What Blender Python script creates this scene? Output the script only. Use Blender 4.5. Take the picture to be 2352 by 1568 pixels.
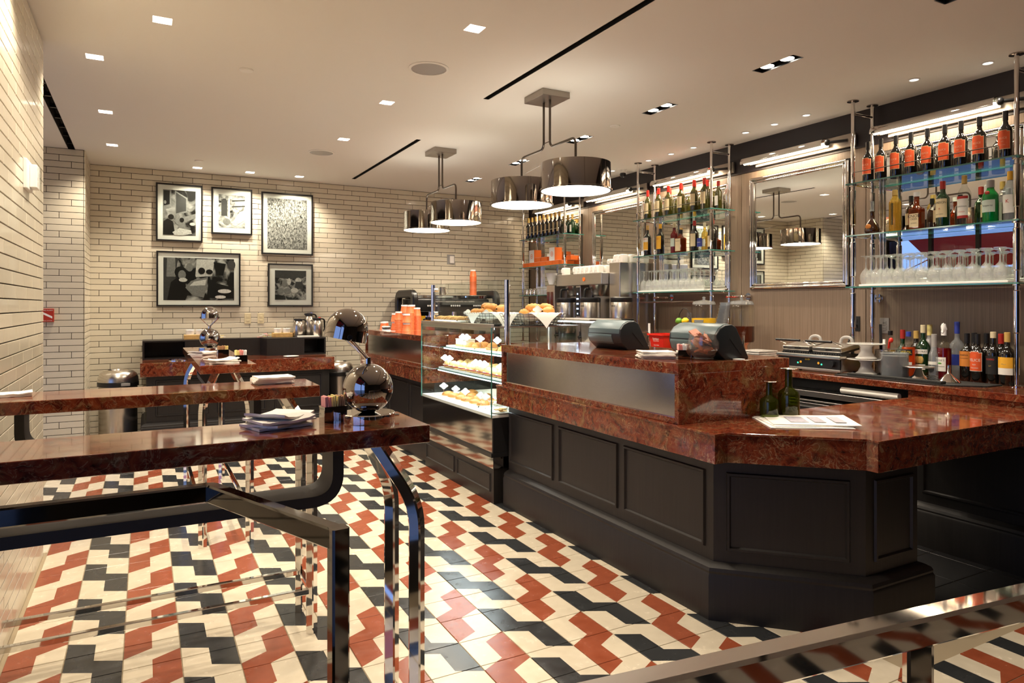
import bpy, bmesh, math, random
from mathutils import Vector, Matrix
random.seed(11)
for _o in list(bpy.data.objects):
    bpy.data.objects.remove(_o, do_unlink=True)
S = bpy.context.scene
C = S.collection
PI = math.pi

# ------------------------------------------------------------------ camera
CAM_H = 1.40
YAW = math.atan2(845, 1570)
cam_d = bpy.data.cameras.new('camera')
cam = bpy.data.objects.new('camera', cam_d)
C.objects.link(cam)
cam.location = (0, 0, CAM_H)
cam.rotation_euler = (PI / 2, 0, -YAW)
cam_d.sensor_width = 36.0
cam_d.lens = 1570 / 2352 * 36.0
cam_d.shift_y = -83 / 2352
cam_d.clip_start = 0.05
cam_d.clip_end = 200
S.camera = cam

# ------------------------------------------------------------------ world (dusk sky outside the storefront) and exposure
W = bpy.data.worlds.new('dusk_sky')
S.world = W
W.use_nodes = True
_bg = W.node_tree.nodes['Background']
_bg.inputs[0].default_value = (0.28, 0.44, 1.0, 1)
_bg.inputs[1].default_value = 0.8
S.view_settings.view_transform = 'Standard'
S.view_settings.look = 'None'
S.view_settings.gamma = 1.0
S.view_settings.exposure = 0.95
S.view_settings.use_curve_mapping = False
WARM = (1.0, 0.85, 0.66)
WARMER = (1.0, 0.77, 0.52)
COOL = (0.86, 0.95, 1.0)
K_DOWN, K_TWIN, K_ROUND, K_PEND, K_PIC, K_CASE = 40.0, 34.0, 12.0, 9.0, 9.0, 4.5

# ------------------------------------------------------------------ materials
def new_mat(name):
    m = bpy.data.materials.new(name)
    m.use_nodes = True
    n = m.node_tree.nodes
    return m, n, m.node_tree.links, n['Principled BSDF']

def mat(name, col, rough=0.5, metal=0.0, spec=0.5, coat=0.0, emit=None, estr=0.0, noise=0.0, nscale=8.0, bump=0.0, stretch=None):
    m, n, l, b = new_mat(name)
    b.inputs['Base Color'].default_value = (*col, 1)
    b.inputs['Roughness'].default_value = rough
    b.inputs['Metallic'].default_value = metal
    b.inputs['Specular IOR Level'].default_value = spec
    b.inputs['Coat Weight'].default_value = coat
    b.inputs['Coat Roughness'].default_value = 0.05
    if emit:
        b.inputs['Emission Color'].default_value = (*emit, 1)
        b.inputs['Emission Strength'].default_value = estr
    if noise or bump:
        tc = n.new('ShaderNodeNewGeometry')
        src = tc.outputs['Position']
        if stretch:
            mp = n.new('ShaderNodeMapping')
            mp.inputs['Scale'].default_value = stretch
            l.new(src, mp.inputs['Vector'])
            src = mp.outputs[0]
        nz = n.new('ShaderNodeTexNoise')
        nz.inputs['Scale'].default_value = nscale
        nz.inputs['Detail'].default_value = 4
        l.new(src, nz.inputs['Vector'])
        if noise:
            mx = n.new('ShaderNodeMix')
            mx.data_type = 'RGBA'
            mx.inputs[6].default_value = (*[max(0, c * (1 - noise)) for c in col], 1)
            mx.inputs[7].default_value = (*[min(1, c * (1 + noise)) for c in col], 1)
            l.new(nz.outputs['Fac'], mx.inputs[0])
            l.new(mx.outputs[2], b.inputs['Base Color'])
        if bump:
            bp = n.new('ShaderNodeBump')
            bp.inputs['Strength'].default_value = bump
            bp.inputs['Distance'].default_value = 0.01
            l.new(nz.outputs['Fac'], bp.inputs['Height'])
            l.new(bp.outputs[0], b.inputs['Normal'])
    return m

def thin_glass(name, tint=(0.97, 0.99, 0.98), ior=1.45, rough=0.0, haze=None, hazef=0.0):
    m, n, l, b = new_mat(name)
    n.remove(b)
    out = n['Material Output']
    tr = n.new('ShaderNodeBsdfTransparent')
    tr.inputs[0].default_value = (*tint, 1)
    gl = n.new('ShaderNodeBsdfGlossy')
    gl.inputs['Roughness'].default_value = rough
    lw = n.new('ShaderNodeLayerWeight')
    lw.inputs[0].default_value = 0.5
    pw = n.new('ShaderNodeMath'); pw.operation = 'POWER'; pw.inputs[1].default_value = 5.0
    l.new(lw.outputs['Facing'], pw.inputs[0])
    f0 = ((ior - 1) / (ior + 1)) ** 2
    sc = n.new('ShaderNodeMath'); sc.operation = 'MULTIPLY_ADD'
    sc.inputs[1].default_value = 1 - f0; sc.inputs[2].default_value = f0
    l.new(pw.outputs[0], sc.inputs[0])
    mx = n.new('ShaderNodeMixShader')
    l.new(sc.outputs[0], mx.inputs[0])
    base = tr.outputs[0]
    if haze:
        df = n.new('ShaderNodeBsdfPrincipled')
        df.inputs['Base Color'].default_value = (*haze, 1)
        df.inputs['Roughness'].default_value = 0.1
        m2 = n.new('ShaderNodeMixShader')
        m2.inputs[0].default_value = hazef
        l.new(base, m2.inputs[1])
        l.new(df.outputs[0], m2.inputs[2])
        base = m2.outputs[0]
    l.new(base, mx.inputs[1])
    l.new(gl.outputs[0], mx.inputs[2])
    l.new(mx.outputs[0], out.inputs['Surface'])
    return m

def emit_mat(name, col, s):
    m, n, l, b = new_mat(name)
    n.remove(b)
    e = n.new('ShaderNodeEmission')
    e.inputs[0].default_value = (*col, 1)
    e.inputs[1].default_value = s
    l.new(e.outputs[0], n['Material Output'].inputs['Surface'])
    return m

def ramp(n, l, src, stops, interp='LINEAR'):
    r = n.new('ShaderNodeValToRGB')
    r.color_ramp.interpolation = interp
    while len(r.color_ramp.elements) < len(stops):
        r.color_ramp.elements.new(0.5)
    for e, (p, c) in zip(r.color_ramp.elements, stops):
        e.position = p
        e.color = (*c, 1)
    l.new(src, r.inputs[0])
    return r.outputs[0]

def mixc(n, l, fac, a, b_):
    mx = n.new('ShaderNodeMix')
    mx.data_type = 'RGBA'
    l.new(fac, mx.inputs[0])
    for k, s in ((6, a), (7, b_)):
        if isinstance(s, tuple):
            mx.inputs[k].default_value = (*s, 1)
        else:
            l.new(s, mx.inputs[k])
    return mx.outputs[2]

def marble_mat(name, base=((0.045, 0.008, 0.005), (0.155, 0.027, 0.012), (0.24, 0.055, 0.020)), gold=(0.20, 0.115, 0.042), vein=(0.52, 0.36, 0.19), gain=1.0):
    m, n, l, b = new_mat(name)
    g = n.new('ShaderNodeNewGeometry')
    # warped coordinates
    wn = n.new('ShaderNodeTexNoise'); wn.inputs['Scale'].default_value = 7.0; wn.inputs['Detail'].default_value = 3
    l.new(g.outputs['Position'], wn.inputs['Vector'])
    add = n.new('ShaderNodeVectorMath'); add.operation = 'MULTIPLY_ADD'
    add.inputs[1].default_value = (0.16, 0.16, 0.16)
    l.new(wn.outputs['Color'], add.inputs[0]); l.new(g.outputs['Position'], add.inputs[2])
    n1 = n.new('ShaderNodeTexNoise'); n1.inputs['Scale'].default_value = 30; n1.inputs['Detail'].default_value = 6; n1.inputs['Distortion'].default_value = 0.8
    l.new(add.outputs[0], n1.inputs['Vector'])
    c1 = ramp(n, l, n1.outputs['Fac'], [(0.30, base[0]), (0.5, base[1]), (0.72, base[2])])
    n2 = n.new('ShaderNodeTexNoise'); n2.inputs['Scale'].default_value = 6.0; n2.inputs['Detail'].default_value = 8; n2.inputs['Distortion'].default_value = 1.6
    l.new(add.outputs[0], n2.inputs['Vector'])
    f2 = ramp(n, l, n2.outputs['Fac'], [(0.54, (0, 0, 0)), (0.68, (0.7, 0.7, 0.7))])
    c2 = mixc(n, l, f2, c1, gold)
    n3 = n.new('ShaderNodeTexNoise'); n3.inputs['Scale'].default_value = 17; n3.inputs['Detail'].default_value = 3; n3.inputs['Distortion'].default_value = 1.2
    l.new(add.outputs[0], n3.inputs['Vector'])
    f3 = ramp(n, l, n3.outputs['Fac'], [(0.47, (0, 0, 0)), (0.50, (0.50, 0.50, 0.50)), (0.53, (0, 0, 0))])
    n4 = n.new('ShaderNodeTexNoise'); n4.inputs['Scale'].default_value = 9.0
    l.new(g.outputs['Position'], n4.inputs['Vector'])
    f4 = ramp(n, l, n4.outputs['Fac'], [(0.42, (0, 0, 0)), (0.6, (1, 1, 1))])
    mm = n.new('ShaderNodeMath'); mm.operation = 'MULTIPLY'
    l.new(f3, mm.inputs[0]); l.new(f4, mm.inputs[1])
    c3 = mixc(n, l, mm.outputs[0], c2, vein)
    n5 = n.new('ShaderNodeTexNoise'); n5.inputs['Scale'].default_value = 36; n5.inputs['Detail'].default_value = 4; n5.inputs['Distortion'].default_value = 0.6
    l.new(add.outputs[0], n5.inputs['Vector'])
    f5 = ramp(n, l, n5.outputs['Fac'], [(0.485, (0, 0, 0)), (0.50, (0.30, 0.30, 0.30)), (0.515, (0, 0, 0))])
    c3 = mixc(n, l, f5, c3, vein)
    l.new(c3, b.inputs['Base Color'])
    b.inputs['Roughness'].default_value = 0.09
    b.inputs['Coat Weight'].default_value = 0.5
    b.inputs['Coat Roughness'].default_value = 0.03
    return m

def island_mat(name, c0, c1, rough, bump=0.15, nscale=30, coat=0.0):
    m, n, l, b = new_mat(name)
    g = n.new('ShaderNodeNewGeometry')
    oi = n.new('ShaderNodeObjectInfo')
    ad = n.new('ShaderNodeMath'); ad.operation = 'ADD'
    l.new(g.outputs['Random Per Island'], ad.inputs[0]); l.new(oi.outputs['Random'], ad.inputs[1])
    fr = n.new('ShaderNodeMath'); fr.operation = 'FRACT'
    l.new(ad.outputs[0], fr.inputs[0])
    l.new(mixc(n, l, fr.outputs[0], c0, c1), b.inputs['Base Color'])
    b.inputs['Roughness'].default_value = rough
    b.inputs['Coat Weight'].default_value = coat
    nz = n.new('ShaderNodeTexNoise'); nz.inputs['Scale'].default_value = nscale
    l.new(g.outputs['Position'], nz.inputs['Vector'])
    bp = n.new('ShaderNodeBump'); bp.inputs['Strength'].default_value = bump; bp.inputs['Distance'].default_value = 0.004
    l.new(nz.outputs['Fac'], bp.inputs['Height'])
    l.new(bp.outputs[0], b.inputs['Normal'])
    return m

def floor_tile_mat(name):
    # cement-tile print: columns of red and charcoal zigzags on cream
    m, n, l, b = new_mat(name)
    g = n.new('ShaderNodeNewGeometry')
    sp = n.new('ShaderNodeSeparateXYZ')
    l.new(g.outputs['Position'], sp.inputs[0])
    def M(op, a, b_=None, c=None):
        q = n.new('ShaderNodeMath'); q.operation = op
        for i, s in enumerate((a, b_, c)):
            if s is None: continue
            if isinstance(s, (int, float)): q.inputs[i].default_value = s
            else: l.new(s, q.inputs[i])
        return q.outputs[0]
    w, p, c = 0.2039, 0.497, 2.607
    xs = M('DIVIDE', M('ADD', sp.outputs[0], 0.073 + w * 40), w)
    col = M('FLOOR', xs)
    fx = M('FRACT', xs)
    odd = M('MODULO', col, 2.0)
    sign = M('SUBTRACT', 1.0, M('MULTIPLY', odd, 2.0))
    off = M('ADD', M('MULTIPLY', fx, 0.106), M('MULTIPLY', M('GREATER_THAN', fx, 0.5), 0.146))
    yy = M('SUBTRACT', M('SUBTRACT', sp.outputs[1], c), M('MULTIPLY', sign, off))
    t = M('FRACT', M('ADD', M('DIVIDE', yy, p), 40.0))
    on = M('LESS_THAN', t, 0.5)
    nz = n.new('ShaderNodeTexNoise'); nz.inputs['Scale'].default_value = 16; nz.inputs['Detail'].default_value = 5
    l.new(g.outputs['Position'], nz.inputs['Vector'])
    nz2 = n.new('ShaderNodeTexNoise'); nz2.inputs['Scale'].default_value = 90; nz2.inputs['Detail'].default_value = 3
    l.new(g.outputs['Position'], nz2.inputs['Vector'])
    cream = mixc(n, l, nz.outputs['Fac'], (0.60, 0.53, 0.40), (0.76, 0.69, 0.55))
    red = mixc(n, l, nz.outputs['Fac'], (0.24, 0.055, 0.024), (0.36, 0.092, 0.04))
    blk = mixc(n, l, nz2.outputs['Fac'], (0.012, 0.014, 0.016), (0.045, 0.048, 0.05))
    dark = mixc(n, l, odd, red, blk)
    l.new(mixc(n, l, on, cream, dark), b.inputs['Base Color'])
    rr = ramp(n, l, nz.outputs['Fac'], [(0.3, (0.16, 0.16, 0.16)), (0.7, (0.30, 0.30, 0.30))])
    l.new(rr, b.inputs['Roughness'])
    b.inputs['Specular IOR Level'].default_value = 0.55
    return m

def wood_mat(name, a, b_, scale=(60, 60, 1.2), rough=0.45):
    m, n, l, b = new_mat(name)
    g = n.new('ShaderNodeNewGeometry')
    mp = n.new('ShaderNodeMapping'); mp.inputs['Scale'].default_value = scale
    l.new(g.outputs['Position'], mp.inputs['Vector'])
    nz = n.new('ShaderNodeTexNoise'); nz.inputs['Scale'].default_value = 1.0; nz.inputs['Detail'].default_value = 6
    l.new(mp.outputs[0], nz.inputs['Vector'])
    l.new(ramp(n, l, nz.outputs['Fac'], [(0.3, a), (0.7, b_)]), b.inputs['Base Color'])
    b.inputs['Roughness'].default_value = rough
    bp = n.new('ShaderNodeBump'); bp.inputs['Strength'].default_value = 0.08; bp.inputs['Distance'].default_value = 0.002
    l.new(nz.outputs['Fac'], bp.inputs['Height']); l.new(bp.outputs[0], b.inputs['Normal'])
    return m

def photo_mat(name, scale, dist, lo, hi, stretch=(1, 1, 1), seedv=0.0):
    # black-and-white photographic print under acrylic
    m, n, l, b = new_mat(name)
    g = n.new('ShaderNodeNewGeometry')
    mp = n.new('ShaderNodeMapping'); mp.inputs['Scale'].default_value = stretch; mp.inputs['Location'].default_value = (seedv, 0, seedv)
    l.new(g.outputs['Position'], mp.inputs['Vector'])
    nz = n.new('ShaderNodeTexNoise'); nz.inputs['Scale'].default_value = scale; nz.inputs['Detail'].default_value = 7; nz.inputs['Distortion'].default_value = dist
    l.new(mp.outputs[0], nz.inputs['Vector'])
    l.new(ramp(n, l, nz.outputs['Fac'], [(lo, (0.006, 0.006, 0.006)), (hi, (0.62, 0.61, 0.59))]), b.inputs['Base Color'])
    b.inputs['Roughness'].default_value = 0.35
    return m

M = {}
M['ceiling'] = mat('ceiling_paint', (0.78, 0.76, 0.72), 0.75)
M['plaster'] = mat('plain_plaster', (0.72, 0.67, 0.58), 0.7)
M['brick'] = island_mat('glazed_wall_brick', (0.64, 0.59, 0.475), (0.71, 0.66, 0.54), 0.22, bump=0.10, nscale=14, coat=0.25)
M['grout'] = mat('dark_wall_grout', (0.030, 0.019, 0.010), 0.9, noise=0.3, nscale=40)
M['ftile'] = floor_tile_mat('cement_floor_print')
M['fgrout'] = mat('floor_grout', (0.36, 0.29, 0.19), 0.9)
M['btile'] = mat('black_floor_tile', (0.012, 0.012, 0.013), 0.22, noise=0.4, nscale=25)
M['marble'] = marble_mat('red_marble')
M['panel'] = wood_mat('black_brown_painted_wood', (0.0085, 0.0070, 0.0066), (0.0145, 0.0120, 0.0112), (90, 90, 3), 0.45)
M['veneer'] = wood_mat('grey_brown_veneer', (0.175, 0.125, 0.088), (0.265, 0.20, 0.147), (130, 130, 2.0), 0.42)
M['band'] = mat('dark_aubergine_paint', (0.016, 0.0125, 0.016), 0.45)
M['chrome'] = mat('polished_chrome', (0.80, 0.78, 0.76), 0.045, 1.0)
M['darkreflchrome'] = mat('chrome_dark_reflection', (0.20, 0.19, 0.18), 0.05, 1.0)  # rail chrome, dark reflections put into the metal colour
M['nickel'] = mat('dark_polished_nickel', (0.46, 0.43, 0.41), 0.05, 1.0)
M['bronze'] = mat('dark_bronze_rod', (0.12, 0.10, 0.085), 0.3, 1.0)
M['plate'] = mat('satin_nickel_plate', (0.36, 0.32, 0.28), 0.35, 1.0)
M['steel'] = mat('brushed_steel', (0.62, 0.58, 0.53), 0.27, 1.0, noise=0.08, nscale=1.0, bump=0.03, stretch=(260, 260, 3))
M['hsteel'] = mat('horizontal_brushed_steel', (0.60, 0.57, 0.53), 0.30, 1.0, noise=0.10, nscale=1.0, bump=0.03, stretch=(3, 3, 260))
M['frost'] = mat('brushed_panel', (0.72, 0.69, 0.66), 0.15, 1.0, noise=0.10, nscale=1.0, stretch=(3, 40, 240))
M['case_steel'] = mat('mirror_dark_steel', (0.42, 0.39, 0.36), 0.08, 1.0)
M['mirror'] = mat('mirror_glass', (0.86, 0.88, 0.84), 0.0, 1.0)
M['black'] = mat('black_plastic', (0.010, 0.010, 0.011), 0.35)
M['dark'] = mat('matte_black', (0.004, 0.004, 0.004), 0.8)
M['steelblack'] = mat('black_powder_coat', (0.018, 0.017, 0.016), 0.5, bump=0.05, nscale=300)
M['rubber'] = mat('rubber_mat', (0.010, 0.010, 0.010), 0.75, bump=0.5, nscale=160)
M['white'] = mat('white_paint', (0.82, 0.81, 0.78), 0.45)
M['china'] = mat('white_china', (0.84, 0.82, 0.78), 0.12, coat=0.4)
M['paper'] = mat('white_paper', (0.82, 0.79, 0.73), 0.8, noise=0.04, nscale=30)
M['linen'] = mat('white_linen', (0.80, 0.78, 0.74), 0.9, bump=0.2, nscale=200)
M['card'] = mat('white_card', (0.85, 0.85, 0.85), 0.5)
M['cardgrey'] = mat('card_border_grey', (0.30, 0.30, 0.31), 0.6)
M['ivory'] = mat('ivory_plastic', (0.66, 0.58, 0.38), 0.4)
M['greyplastic'] = mat('grey_plastic', (0.33, 0.32, 0.31), 0.4)
M['slateplastic'] = mat('slate_blue_grey_plastic', (0.075, 0.115, 0.125), 0.36, bump=0.05, nscale=400)
M['slatedark'] = mat('dark_slate_plastic', (0.010, 0.014, 0.017), 0.4)
M['red'] = mat('red_plastic', (0.62, 0.022, 0.012), 0.35)
M['alarmred'] = mat('alarm_red', (0.42, 0.03, 0.015), 0.4)
M['orange'] = mat('orange_paper_cup', (0.80, 0.17, 0.045), 0.5)
M['orangebox'] = mat('orange_box_card', (0.80, 0.16, 0.02), 0.5)
M['orangelabel'] = mat('orange_label', (0.70, 0.095, 0.02), 0.5)
M['creamlabel'] = mat('cream_label', (0.74, 0.62, 0.38), 0.55)
M['whitelabel'] = mat('white_label', (0.80, 0.78, 0.72), 0.5)
M['yellowlabel'] = mat('yellow_label', (0.80, 0.42, 0.03), 0.5)
M['brownlabel'] = mat('amber_label', (0.58, 0.20, 0.03), 0.5)
M['bluelabel'] = mat('blue_label', (0.03, 0.05, 0.32), 0.4)
M['redlabel'] = mat('red_label', (0.38, 0.018, 0.012), 0.5)
M['greenlabel'] = mat('pale_green_label', (0.55, 0.66, 0.58), 0.5)
M['ink'] = mat('black_ink', (0.01, 0.01, 0.01), 0.6)
M['redink'] = mat('red_ink', (0.55, 0.03, 0.02), 0.6)
M['yellowink'] = mat('yellow_ink', (0.85, 0.62, 0.04), 0.6)
M['goldink'] = mat('gold_ink', (0.55, 0.36, 0.10), 0.5)
M['greenink'] = mat('green_ink', (0.10, 0.30, 0.05), 0.6)
M['labelink'] = mat('cream_label_ink', (0.72, 0.42, 0.26), 0.6)
M['whiteink'] = mat('white_ink', (0.75, 0.72, 0.66), 0.6)
M['winebottle'] = mat('dark_wine_glass', (0.006, 0.005, 0.004), 0.06, coat=1.0)
M['olivebottle'] = mat('olive_wine_glass', (0.040, 0.038, 0.004), 0.06, coat=1.0)
M['greenbottle'] = mat('dark_green_glass', (0.004, 0.028, 0.007), 0.05, coat=1.0)
M['brownbottle'] = mat('brown_glass', (0.030, 0.008, 0.003), 0.05, coat=1.0)
M['emerald'] = thin_glass('emerald_glass', (0.02, 0.42, 0.06), 1.5, haze=(0.0, 0.32, 0.05), hazef=0.5)
M['olivevase'] = thin_glass('olive_vase_glass', (0.34, 0.40, 0.06), 1.5, haze=(0.05, 0.06, 0.004), hazef=0.28)
M['amber'] = thin_glass('amber_spirit', (0.62, 0.16, 0.025), 1.5, haze=(0.25, 0.05, 0.008), hazef=0.35)
M['goldliq'] = thin_glass('golden_spirit', (0.92, 0.70, 0.18), 1.5, haze=(0.65, 0.45, 0.06), hazef=0.35)
M['orangeliq'] = thin_glass('orange_spirit', (0.90, 0.20, 0.03), 1.5, haze=(0.75, 0.10, 0.01), hazef=0.5)
M['redliq'] = thin_glass('red_syrup', (0.35, 0.008, 0.01), 1.5, haze=(0.20, 0.006, 0.008), hazef=0.6)
M['clear'] = thin_glass('clear_glass', (0.93, 0.95, 0.94), 1.5)
M['frosty'] = thin_glass('frosted_bottle_glass', (0.70, 0.74, 0.78), 1.5, haze=(0.60, 0.62, 0.64), hazef=0.25)
M['stem'] = thin_glass('stemware_glass', (0.95, 0.96, 0.95), 1.65, haze=(0.92, 0.93, 0.93), hazef=0.20)  # white mixed into clear glass stands in for bright highlights
M['crystal'] = thin_glass('cut_crystal', (0.95, 0.96, 0.95), 1.75, haze=(0.9, 0.9, 0.9), hazef=0.04)
M['pane'] = thin_glass('window_pane_glass', (0.96, 0.985, 0.975), 1.35)
M['shelfglass'] = thin_glass('shelf_glass', (0.90, 0.96, 0.94), 1.45)
M['glassedge'] = mat('green_glass_edge', (0.05, 0.20, 0.165), 0.08, coat=1.0)
M['juice'] = mat('orange_juice', (0.88, 0.50, 0.02), 0.25)
M['coffee'] = mat('dark_iced_tea', (0.07, 0.012, 0.004), 0.15)
M['croissant'] = mat('baked_crust', (0.50, 0.20, 0.035), 0.55, noise=0.5, nscale=35, bump=0.35)
M['bread'] = mat('pale_bread', (0.66, 0.41, 0.15), 0.6, noise=0.35, nscale=28, bump=0.3)
M['biscuit'] = mat('biscuit', (0.62, 0.38, 0.14), 0.8, noise=0.3, nscale=60, bump=0.4)
M['filling'] = mat('ham_filling', (0.30, 0.045, 0.03), 0.5, noise=0.6, nscale=60)
M['cream'] = mat('whipped_cream', (0.80, 0.74, 0.60), 0.5)
M['leaf'] = mat('green_leaf', (0.22, 0.36, 0.05), 0.5)
M['berry'] = mat('berry_glaze', (0.22, 0.01, 0.03), 0.2)
M['lemon'] = mat('lemon_peel', (0.85, 0.58, 0.02), 0.4)
M['lime'] = mat('lime_peel', (0.12, 0.30, 0.02), 0.4)
M['pink'] = mat('pink_packet', (0.78, 0.32, 0.30), 0.6)
M['yellowp'] = mat('yellow_packet', (0.80, 0.66, 0.25), 0.6)
M['kraft'] = mat('kraft_packet', (0.42, 0.23, 0.11), 0.7)
M['choc'] = mat('chocolate_square_wrapper', (0.42, 0.12, 0.05), 0.4)
M['newsimg'] = mat('pale_lilac_newsprint', (0.42, 0.41, 0.48), 0.7, noise=0.4, nscale=60)
M['bluepkt'] = mat('blue_packet', (0.12, 0.14, 0.42), 0.5)
M['brass'] = mat('warm_brass', (0.55, 0.38, 0.16), 0.2, 1.0)
M['matboard'] = mat('white_mat_board', (0.88, 0.87, 0.84), 0.7)
M['ph_a'] = photo_mat('print_gallery', 9, 0.6, 0.40, 0.75, (1, 1, 1), 3.0)
M['ph_b'] = photo_mat('print_cafe', 14, 0.8, 0.36, 0.62, (1, 1, 1), 9.0)
M['ph_c'] = photo_mat('print_crowd', 55, 1.0, 0.36, 0.70, (1.6, 1, 0.8), 1.0)
M['ph_d'] = photo_mat('print_bar', 8, 0.8, 0.46, 0.72, (1, 1, 1), 5.0)
M['ph_e'] = photo_mat('print_party', 17, 0.8, 0.42, 0.72, (1, 1, 1), 7.0)
M['g0'] = mat('print_black', (0.006, 0.006, 0.006), 0.35)
M['g1'] = mat('print_dark_grey', (0.045, 0.045, 0.045), 0.35, noise=0.45, nscale=55)
M['g2'] = mat('print_mid_grey', (0.20, 0.20, 0.195), 0.35, noise=0.45, nscale=55)
M['g3'] = mat('print_light_grey', (0.58, 0.57, 0.55), 0.35, noise=0.45, nscale=55)
M['lampwhite'] = emit_mat('pendant_diffuser', (1.0, 0.90, 0.74), K_PEND)
M['bulb'] = emit_mat('downlight_lamp', (1.0, 0.92, 0.78), 22.0)
M['bulbdim'] = emit_mat('small_downlight_lamp', (0.95, 0.98, 0.92), 1.6)
M['strip'] = emit_mat('picture_light_strip', (1.0, 0.80, 0.55), K_PIC)
M['dimled'] = emit_mat('cabinet_led', COOL, 2.0)
M['sugarjar'] = mat('greyish_canister_contents', (0.30, 0.27, 0.23), 0.6, noise=0.3, nscale=50)
M['led'] = emit_mat('case_led', COOL, K_CASE)
M['bluedot'] = emit_mat('blue_button_light', (0.4, 0.6, 1.0), 4.0)
M['greendot'] = emit_mat('green_indicator', (0.05, 0.8, 0.3), 1.5)
M['awning'] = mat('red_awning', (0.62, 0.02, 0.015), 0.7)
M['asphalt'] = mat('pavement_concrete', (0.25, 0.25, 0.26), 0.9, noise=0.2, nscale=3)
M['darkplaster'] = mat('dark_brown_plaster', (0.05, 0.042, 0.036), 0.8)
M['uplight'] = emit_mat('pendant_upper_diffuser', (1.0, 0.90, 0.74), 2.0)
M['facade'] = mat('far_facade', (0.30, 0.30, 0.36), 0.8)

# ------------------------------------------------------------------ mesh helpers
def arc(cx, cy, r, a0, a1, k):
    return [(cx + r * math.cos(a0 + (a1 - a0) * i / k), cy + r * math.sin(a0 + (a1 - a0) * i / k)) for i in range(k + 1)]

def fillet(pts, r, k=5):
    """round the inner corners of a 3-D polyline"""
    P_ = [Vector(p) for p in pts]
    out = [P_[0]]
    for i in range(1, len(P_) - 1):
        a, b, c = P_[i - 1], P_[i], P_[i + 1]
        d1, d2 = (a - b), (c - b)
        rr = min(r, d1.length * .49, d2.length * .49)
        p1, p2 = b + d1.normalized() * rr, b + d2.normalized() * rr
        for j in range(k + 1):
            t = j / k
            out.append((1 - t) ** 2 * p1 + 2 * t * (1 - t) * b + t * t * p2)
    out.append(P_[-1])
    return out

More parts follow.
